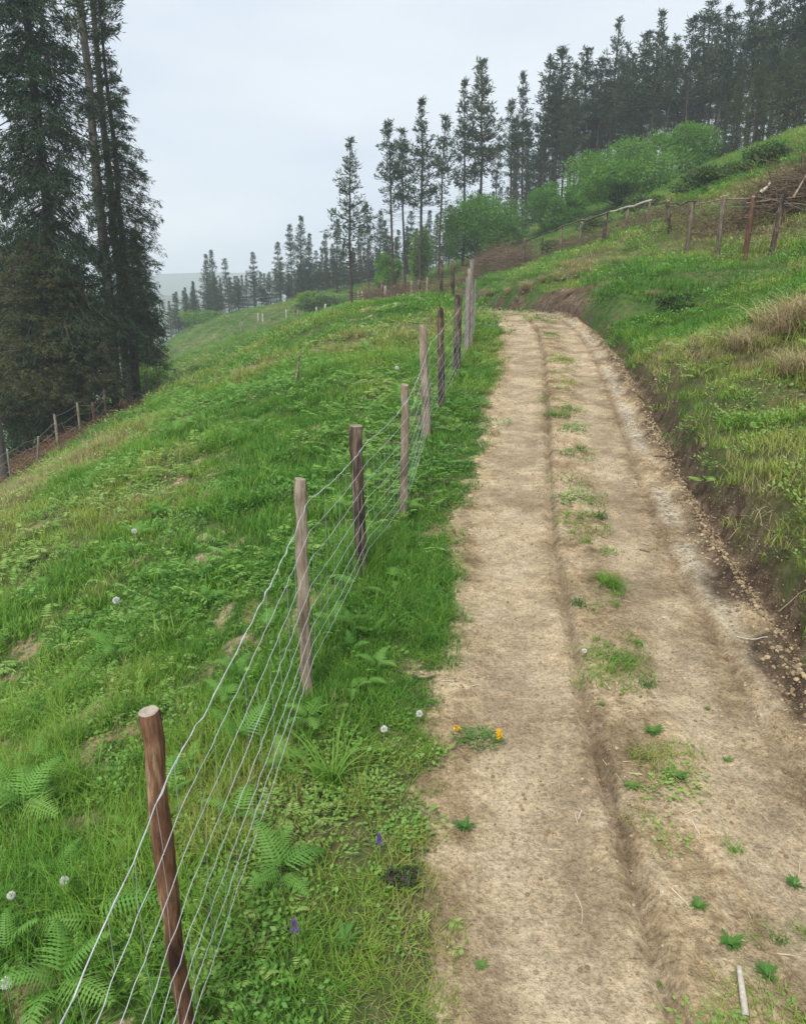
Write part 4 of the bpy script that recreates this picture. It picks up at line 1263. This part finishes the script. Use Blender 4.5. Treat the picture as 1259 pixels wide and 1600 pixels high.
named = [(440, 1375, .85, 1, 'flat spreading fern alone on a dark stalk right of the nearest post'), (65, 1190, .8, 0, 'pale fern left of the nearest post, level with its top'), (45, 1275, 1.25, 2, 'large pale fern clump at the left frame edge'),
         (150, 1450, 1.0, 3, 'upright fern behind the lower wires near the bottom'), (15, 1500, .8, 4, 'fern at the lower left frame edge beside the dandelion clocks'), (375, 1290, .9, 0, 'fern between the wires just right of the nearest post'), (375, 1160, .8, 4, 'fern behind the wires below the second post'),
         (562, 925, .9, 3, 'small fern at the foot of the third post'), (590, 1040, .6, 0, 'small fern on the verge right of the second post'), (180, 1020, .9, 1, 'fern below the dandelion clock in the field'), (100, 1560, 1.1, 2, 'fern clump in the bottom left corner'), (250, 800, 1.0, 2, 'pale fern patch in the middle of the field'), (30, 1240, .9, 1, 'smaller fern touching the large pale clump')]
for px_, py_, s, vi, lb in named:
    h_ = hit(px_, py_ + 12)
    place_fern(h_[0], h_[1], s, vi, lb, None)
r = np.random.default_rng(77)
cnt = 0
while cnt < 230:
    y = 2.5 + 18 * r.random() ** 1.2
    x = (r.random() * 2 - 1) * (.54 * y + .3)
    ax, ay = np.array([x]), np.array([y])
    u_ = x - float(road_l(y)); wd_ = float(road_r(y) - road_l(y))
    if -.35 < u_ < wd_ + .6 or float(bare(ax, ay)[0]) > .4: continue
    if u_ > 0 and r.random() < .55: continue
    if float(fbm(ax, ay, .5, 2, 601)[0]) < .46 and r.random() < .8: continue
    side_ = 'in the field' if u_ < 0 else 'on the right bank'
    place_fern(x, y, (.42 + .45 * r.random()) * (1.0 if y > 4.5 else .85) * (1.25 if y > 9 else 1), int(r.integers(0, 5)), 'young light green fern growing among the grass ' + side_, 'young ferns ' + side_)
    cnt += 1

# ------------------------------------------------------------------ flowers
def dandelion(px_, py_, dep, hs, lab, rad=.019, bend=0.0):
    c = pix(px_, py_, dep)
    z0 = H1(c[0], c[1])
    c[2] = max(c[2], z0 + .06)
    e = empty('dandelion_clock', (c[0] - bend, c[1], z0))
    hgt = c[2] - z0
    mb = MB(); tube(mb, [(0, 0, -.02), (bend * .3, 0, hgt * .5), (bend, 0, hgt)], [.0028, .0024, .002], 5, False)
    obj('stem', mb.mesh('stem', [M_stem]), e)
    r = np.random.default_rng(int(px_))
    n = 260; d = unit(r.normal(size=(n, 3)))
    mb = MB()
    needles(mb, np.repeat([[bend, 0, hgt]], n, 0) + d * rad * .2, d, np.full(n, rad * .85), np.full(n, rad * .22))
    me = mb.mesh('seed_head', [M_fluff])
    obj('seed_head', me, e)
    tag(e, lab, 'flower', 'dandelion clocks')
def dhit(px_, py_, up):
    """depth of a head standing UP metres above the ground on that ray"""
    for d in np.linspace(1.5, 30, 800):
        p = pix(px_, py_, d)
        if p[2] < H1(p[0], p[1]) + up: return d
    return 10
for px_, py_, up, lab, rd_, bn in [(101, 1376, .16, 'dandelion clock left of the nearest post, upper right of the group of three', .019, 0), (18, 1399, .18, 'dandelion clock on a bent brown stem at the left edge', .017, -.06), (10, 1536, .2, 'largest dandelion clock, in the bottom left corner', .021, 0), (182, 938, .16, 'lone dandelion clock in the middle of the field', .03, 0), (655, 1115, .08, 'dandelion clock on the verge beside the bare soil', .018, 0), (600, 1139, .1, 'dandelion clock left of the one by the bare soil', .018, 0), (912, 1022, .05, 'small dandelion clock in the grass strip of the track', .016, 0), (210, 830, .12, 'tiny dandelion clock in the fern patch', .028, 0), (620, 575, .15, 'distant dandelion clock left of the split post', .035, 0)]:
    dandelion(px_, py_, dhit(px_, py_, up), 1, lab, rd_, bn)
def orchid(px_, py_, up, lab):
    d = dhit(px_, py_, up); c = pix(px_, py_, d); z0 = H1(c[0], c[1])
    e = empty('purple_orchid', (c[0], c[1], z0))
    h = c[2] - z0
    mb = MB(); tube(mb, [(0, 0, -.02), (.004, 0, h * .6), (0, 0, h + .03)], [.003, .0025, .001], 5, False)
    obj('stem', mb.mesh('stem', [M_stem]), e)
    r = np.random.default_rng(int(px_)); mb = MB()
    n = 70; t = r.random(n); a = r.random(n) * 6.28
    P = np.stack([np.cos(a) * .003, np.sin(a) * .003, h - .03 + .06 * t], 1)
    D = np.stack([np.cos(a), np.sin(a), .5 + .3 * t], 1)
    needles(mb, P, D, .015 * (1.15 - t * .7), np.full(n, .009))
    obj('flower_spike', mb.mesh('flower_spike', [M_purple]), e)
    tag(e, lab, 'flower', 'purple orchids')
orchid(460, 1447, .15, 'purple flower spike in the grass near the bottom'); orchid(592, 1312, .13, 'purple flower spike beside the dark weed at the verge edge')

# weeds with their own shape: rosettes and tufts
def rosette(seed, n, Ln, wd_, lift, mat, curved=True):
    r = np.random.default_rng(seed); mb = MB()
    for i in range(n):
        a = i * 2.4 + r.normal() * .3; l = Ln * (.6 + .5 * r.random()); lf = lift * (.5 + r.random())
        K = 5; t = np.linspace(0, 1, K)
        cx = l * t; czv = l * (lf * t - .5 * lf * t ** 2) + .004
        ww = wd_ * np.sin(np.clip(t * .9 + .12, 0, 1) * math.pi) ** .8 * .5 * (1 + .25 * r.normal(size=K)); ww[-1] = .0005
        V = []
        for k in range(K):
            for sg, dz in ((-1, .15), (1, .15)):
                V.append((cx[k] * math.cos(a) - sg * ww[k] * math.sin(a), cx[k] * math.sin(a) + sg * ww[k] * math.cos(a), czv[k] + ww[k] * dz))
        F = [(2 * k, 2 * k + 1, 2 * k + 3, 2 * k + 2) for k in range(K - 1)]
        mb.add(np.array(V), np.array(F), np.repeat(np.linspace(.3, 1, K), 2))
    return mb.mesh('rosette', [mat])
def tuftm(seed, nb, rad, h0, h1, wd_, b0, b1, mat):
    return clump(seed, nb, rad, h0, h1, wd_, b0, b1, 5, mat, .7)
TF = [tuftm(201, 60, .05, .05, .12, .004, .4, 1.3, M_weed), tuftm(202, 45, .04, .04, .09, .004, .5, 1.4, M_tuss), rosette(203, 24, .062, .013, .7, M_weed), rosette(204, 18, .05, .011, .5, M_weed), rosette(205, 26, .05, .008, .9, M_weed)]
def put(me, px_, py_, s, name, cat, label, group=None, rz=None, loc=None):
    h_ = hit(px_, py_) if loc is None else loc
    o = obj(name, me); o.location = (h_[0], h_[1], H1(h_[0], h_[1]) - .003)
    o.rotation_euler = (0, 0, random.random() * 6.28 if rz is None else rz); o.scale = (s, s, s)
    tag(o, label, cat, group)
    return o
tm_ = tuftm(210, 46, .05, .22, .44, .011, .35, 1.3, M_tuss)
put(tm_, 515, 1235, 1.0, 'grass_tussock', 'tussock', 'yellow green tussock of long arching blades beside the fence')
put(tuftm(211, 60, .08, .15, .30, .010, .3, 1.0, M_tuss), 265, 1010, 1.1, 'grass_tussock', 'tussock', 'tussock of broad blades in the field behind the second post')
st_ = tuftm(212, 420, .28, .28, .65, .007, .6, 1.6, M_straw)
M_straw2 = veg_material('tussock_straw', [(0, (.24, .24, .08)), (.4, (.42, .35, .18)), (1, (.58, .48, .30))], .2, .7, .2, (.5, .45, .4), False, 2.0)
st_.materials[0] = M_straw2
put(st_, 1225, 520, 1.15, 'straw_tussock', 'tussock', 'big tussock of straw coloured drooping grass on the right bank', rz=.4)
put(st_, 1262, 500, 1.1, 'straw_tussock', 'tussock', 'straw tussock cut by the right frame edge')
put(st_, 1165, 545, .8, 'straw_tussock', 'tussock', 'lower straw tussock left of the big one on the right bank')
put(st_, 1250, 585, .8, 'straw_tussock', 'tussock', 'straw tussock below the big one at the right frame edge')
put(st_, 1020, 468, .55, 'straw_tussock', 'tussock', 'small brownish tussock alone in the middle of the bank')
for k_, (px_, py_, sc0) in enumerate([(1000, 408, .7), (965, 418, .8), (935, 428, .6), (905, 432, .8), (875, 440, .75), (850, 446, .6), (822, 452, .85), (795, 458, .7), (768, 464, .9), (950, 452, .5), (890, 462, .5)]):
    put(st_, px_, py_, sc0, 'straw_tussock', 'tussock', 'dry grass tussock hanging over the eroded bank above the bend', 'dry tussocks over the bend', rz=k_ * 1.3)
weeds = [(1052, 1215, 1.25, 2, 'round bright rosette between the tracks, biggest of the middle strip'), (985, 1232, 1.1, 3, 'dark leaved weed left of the bright rosette'), (1145, 1332, 1.0, 1, 'pale green tuft below the bright rosette'), (1140, 1478, 1.15, 4, 'large leafy weed above the white stick'), (1197, 1528, 1.0, 4, 'blue green weed right of the white stick'),
         (725, 1298, 1.2, 4, 'greyish weed in the left wheel track'), (753, 1512, .7, 3, 'small dark weed low in the left wheel track'), (992, 1008, 1.3, 1, 'bright tuft where the two patches of the strip meet'), (932, 1004, .8, 1, 'round tuft beside the wheel groove'), (905, 945, 1.2, 0, 'darker tuft beside the wheel groove'), (940, 903, 1.1, 1, 'tuft in the strip above the bright one'),
         (918, 850, 1.2, 1, 'light tuft in the strip, level with the third post'), (935, 808, 1.6, 0, 'wide flat grass patch in the strip'), (907, 703, 1.5, 0, 'small far patch of grass in the strip'), (1010, 1072, 1.1, 0, 'grass patch below the bright tuft'), (1018, 1150, 1.3, 4, 'dark leafy patch in the strip'), (962, 950, 1.0, 1, 'tuft right of the dark one by the groove'), (1240, 1385, .9, 4, 'faint grey weed by the right frame edge'), (1135, 1190, .7, 3, 'small grey weed right of the bright rosette'), (1105, 1110, .5, 3, 'tiny weed in the right wheel track'), (940, 1105, .6, 3, 'little dark weed touching the groove'), (1090, 1420, .8, 4, 'weed beside the fallen twig'), (1215, 1470, .7, 0, 'little tuft between big weed and frame edge'), (620, 1385, 1.3, 2, 'broad leaved weed at the verge edge'), (535, 1480, 1.5, 4, 'dark broad leaved weed low in the verge'), (1258, 1460, 1.0, 1, 'tuft cut by the right frame edge'), (1035, 1545, .6, 4, 'tiny weed beside the groove at the bottom')]
for px_, py_, s, k, lb in weeds:
    put(TF[k], px_, py_, s, 'weed', 'weed', lb, 'weeds on the track')
# yellow flowered cushion
h_ = hit(745, 1165)
e = empty('yellow_trefoil', (h_[0], h_[1], H1(h_[0], h_[1])))
r = np.random.default_rng(8)
lm = leafy(9, 420, .115, .018, .05, M_weed); o = obj('foliage', lm, e); o.scale = (1.15, .8, 1)
for fx, fy in ((-.105, .055), (-.09, .035), (.105, .0), (.115, -.02), (.11, .02), (.10, -.035)):
    mb = MB(); n = 14; d = unit(r.normal(size=(n, 3)) + [0, 0, .6])
    needles(mb, np.zeros((n, 3)), d, np.full(n, .017), np.full(n, .013))
    o = obj('flower', mb.mesh('flower', [M_yellow]), e); o.location = (fx, fy, .055)
tag(e, 'low dark green cushion plant with yellow flowers at the left edge of the track', 'flower')
# heather-like dark weed at the verge
bush_at(17, 625, 1345, 3.0, .10, .09, 700, .014, M_bramble, 'heather_clump', 'shrub', 'dark wiry little shrub at the verge edge beside a purple spike')

# sticks and stones lying on the track
def lying(px0, py0, px1, py1, rad, mat, name, cat, label, group=None, bend=.0, lift=0.0):
    a, b = hit(px0, py0), hit(px1, py1)
    n = 7; t = np.linspace(0, 1, n)
    p = a + (b - a) * t[:, None]
    per = np.array([-(b - a)[1], (b - a)[0], 0])
    p += per * (bend * np.sin(t * math.pi))[:, None]
    p[:, 2] = height(p[:, 0], p[:, 1]) + rad * 1.0 + lift * t
    o0 = p[0].copy(); mb = MB()
    tube(mb, p - o0, rad * np.linspace(1, .75, n), 8, True, .05, 4)
    o = obj(name, mb.mesh(name, [mat], False)); o.location = o0
    tag(o, label, cat, group)
lying(1163, 1598, 1152, 1524, .0125, M_pale, 'white_stick', 'stick', 'thick white peeled stick lying on the track at the bottom right', lift=.02)
lying(1048, 1392, 1078, 1427, .0035, M_chip_pale, 'twig', 'twig', 'long pale twig slanting beside the wheel groove', 'twigs on the track', .05)
lying(898, 1402, 908, 1445, .0022, M_chip_pale, 'twig', 'twig', 'thin bent straw in the left wheel track', 'twigs on the track', .1)
lying(902, 1288, 908, 1270, .005, M_pale, 'wood_chip', 'twig', 'short pale chip in the left wheel track', 'twigs on the track')
lying(1080, 1287, 1092, 1308, .0035, M_pale, 'twig', 'twig', 'small pale twig right of the groove', 'twigs on the track')
lying(1150, 998, 1198, 1000, .004, M_pale, 'twig', 'twig', 'pale twig lying crosswise by the ditch', 'twigs on the track')
lying(1215, 965, 1260, 990, .004, M_chip_pale, 'twig', 'twig', 'long arched stem over the ditch at the right edge', 'twigs on the track', .15, .05)
lying(998, 863, 1015, 864, .006, M_chip, 'bark_piece', 'twig', 'dark bark piece in the right wheel track', 'twigs on the track')
lying(1022, 717, 1042, 718, .009, M_chip, 'bark_piece', 'twig', 'dark stick on the pale dried mud', 'twigs on the track')
lying(745, 690, 752, 702, .005, M_pale, 'wood_chip', 'twig', 'pale chip at the left edge of the track', 'twigs on the track')
lying(460, 605, 470, 586, .02, M_post_dark, 'old_stake', 'stake', 'short black stake leaning alone in the middle of the field', lift=.35)
for px_, py_, s, lb in [(1138, 1036, .028, 'round dark clod in the right wheel track'), (1100, 700, .06, 'brown stone on the mud ridge by the ditch'), (1025, 585, .09, 'large brown clod where the ditch begins'), (1120, 850, .05, 'clod at the ditch beside the white chips'), (857, 598, .035, 'small brown stone between the tracks near the bend')]:
    put(rock(int(px_), M_chip if s < .05 else M_stone, .75), px_, py_, s, 'clod', 'clod', lb, 'clods on the track')
hw = hit(101, 708)
mb = MB(); needles(mb, np.zeros((16, 3)), unit(np.random.default_rng(4).normal(size=(16, 3)) + [.4, 0, .3]), np.full(16, .14), np.full(16, .07))
o = obj('plastic_scrap', mb.mesh('plastic_scrap', [M_white])); o.location = (hw[0], hw[1], H1(hw[0], hw[1]) + .08)
tag(o, 'small white crumpled scrap lying at the foot of the left stake fence', 'litter')

# ------------------------------------------------------------------ haze
mhz, tz = newmat('damp_air')
ho = N(tz, 'ShaderNodeOutputMaterial'); pv = N(tz, 'ShaderNodeVolumePrincipled')
pv.inputs['Color'].default_value = (.86, .92, 1.0, 1)
pv.inputs['Density'].default_value = .0013
L(tz, pv.outputs[0], ho.inputs['Volume'])
HX, HB, HT = 1550.0, -110.0, 46.0
V = np.array([(x, y, z) for z in (HB, HT) for y in (-60, HX) for x in (-HX, HX)], float)
F = np.array([(0, 2, 3, 1), (4, 5, 7, 6), (0, 1, 5, 4), (2, 6, 7, 3), (0, 4, 6, 2), (1, 3, 7, 5)])
tag(obj('haze', mesh('haze', V, F, [mhz])), kind='stuff')
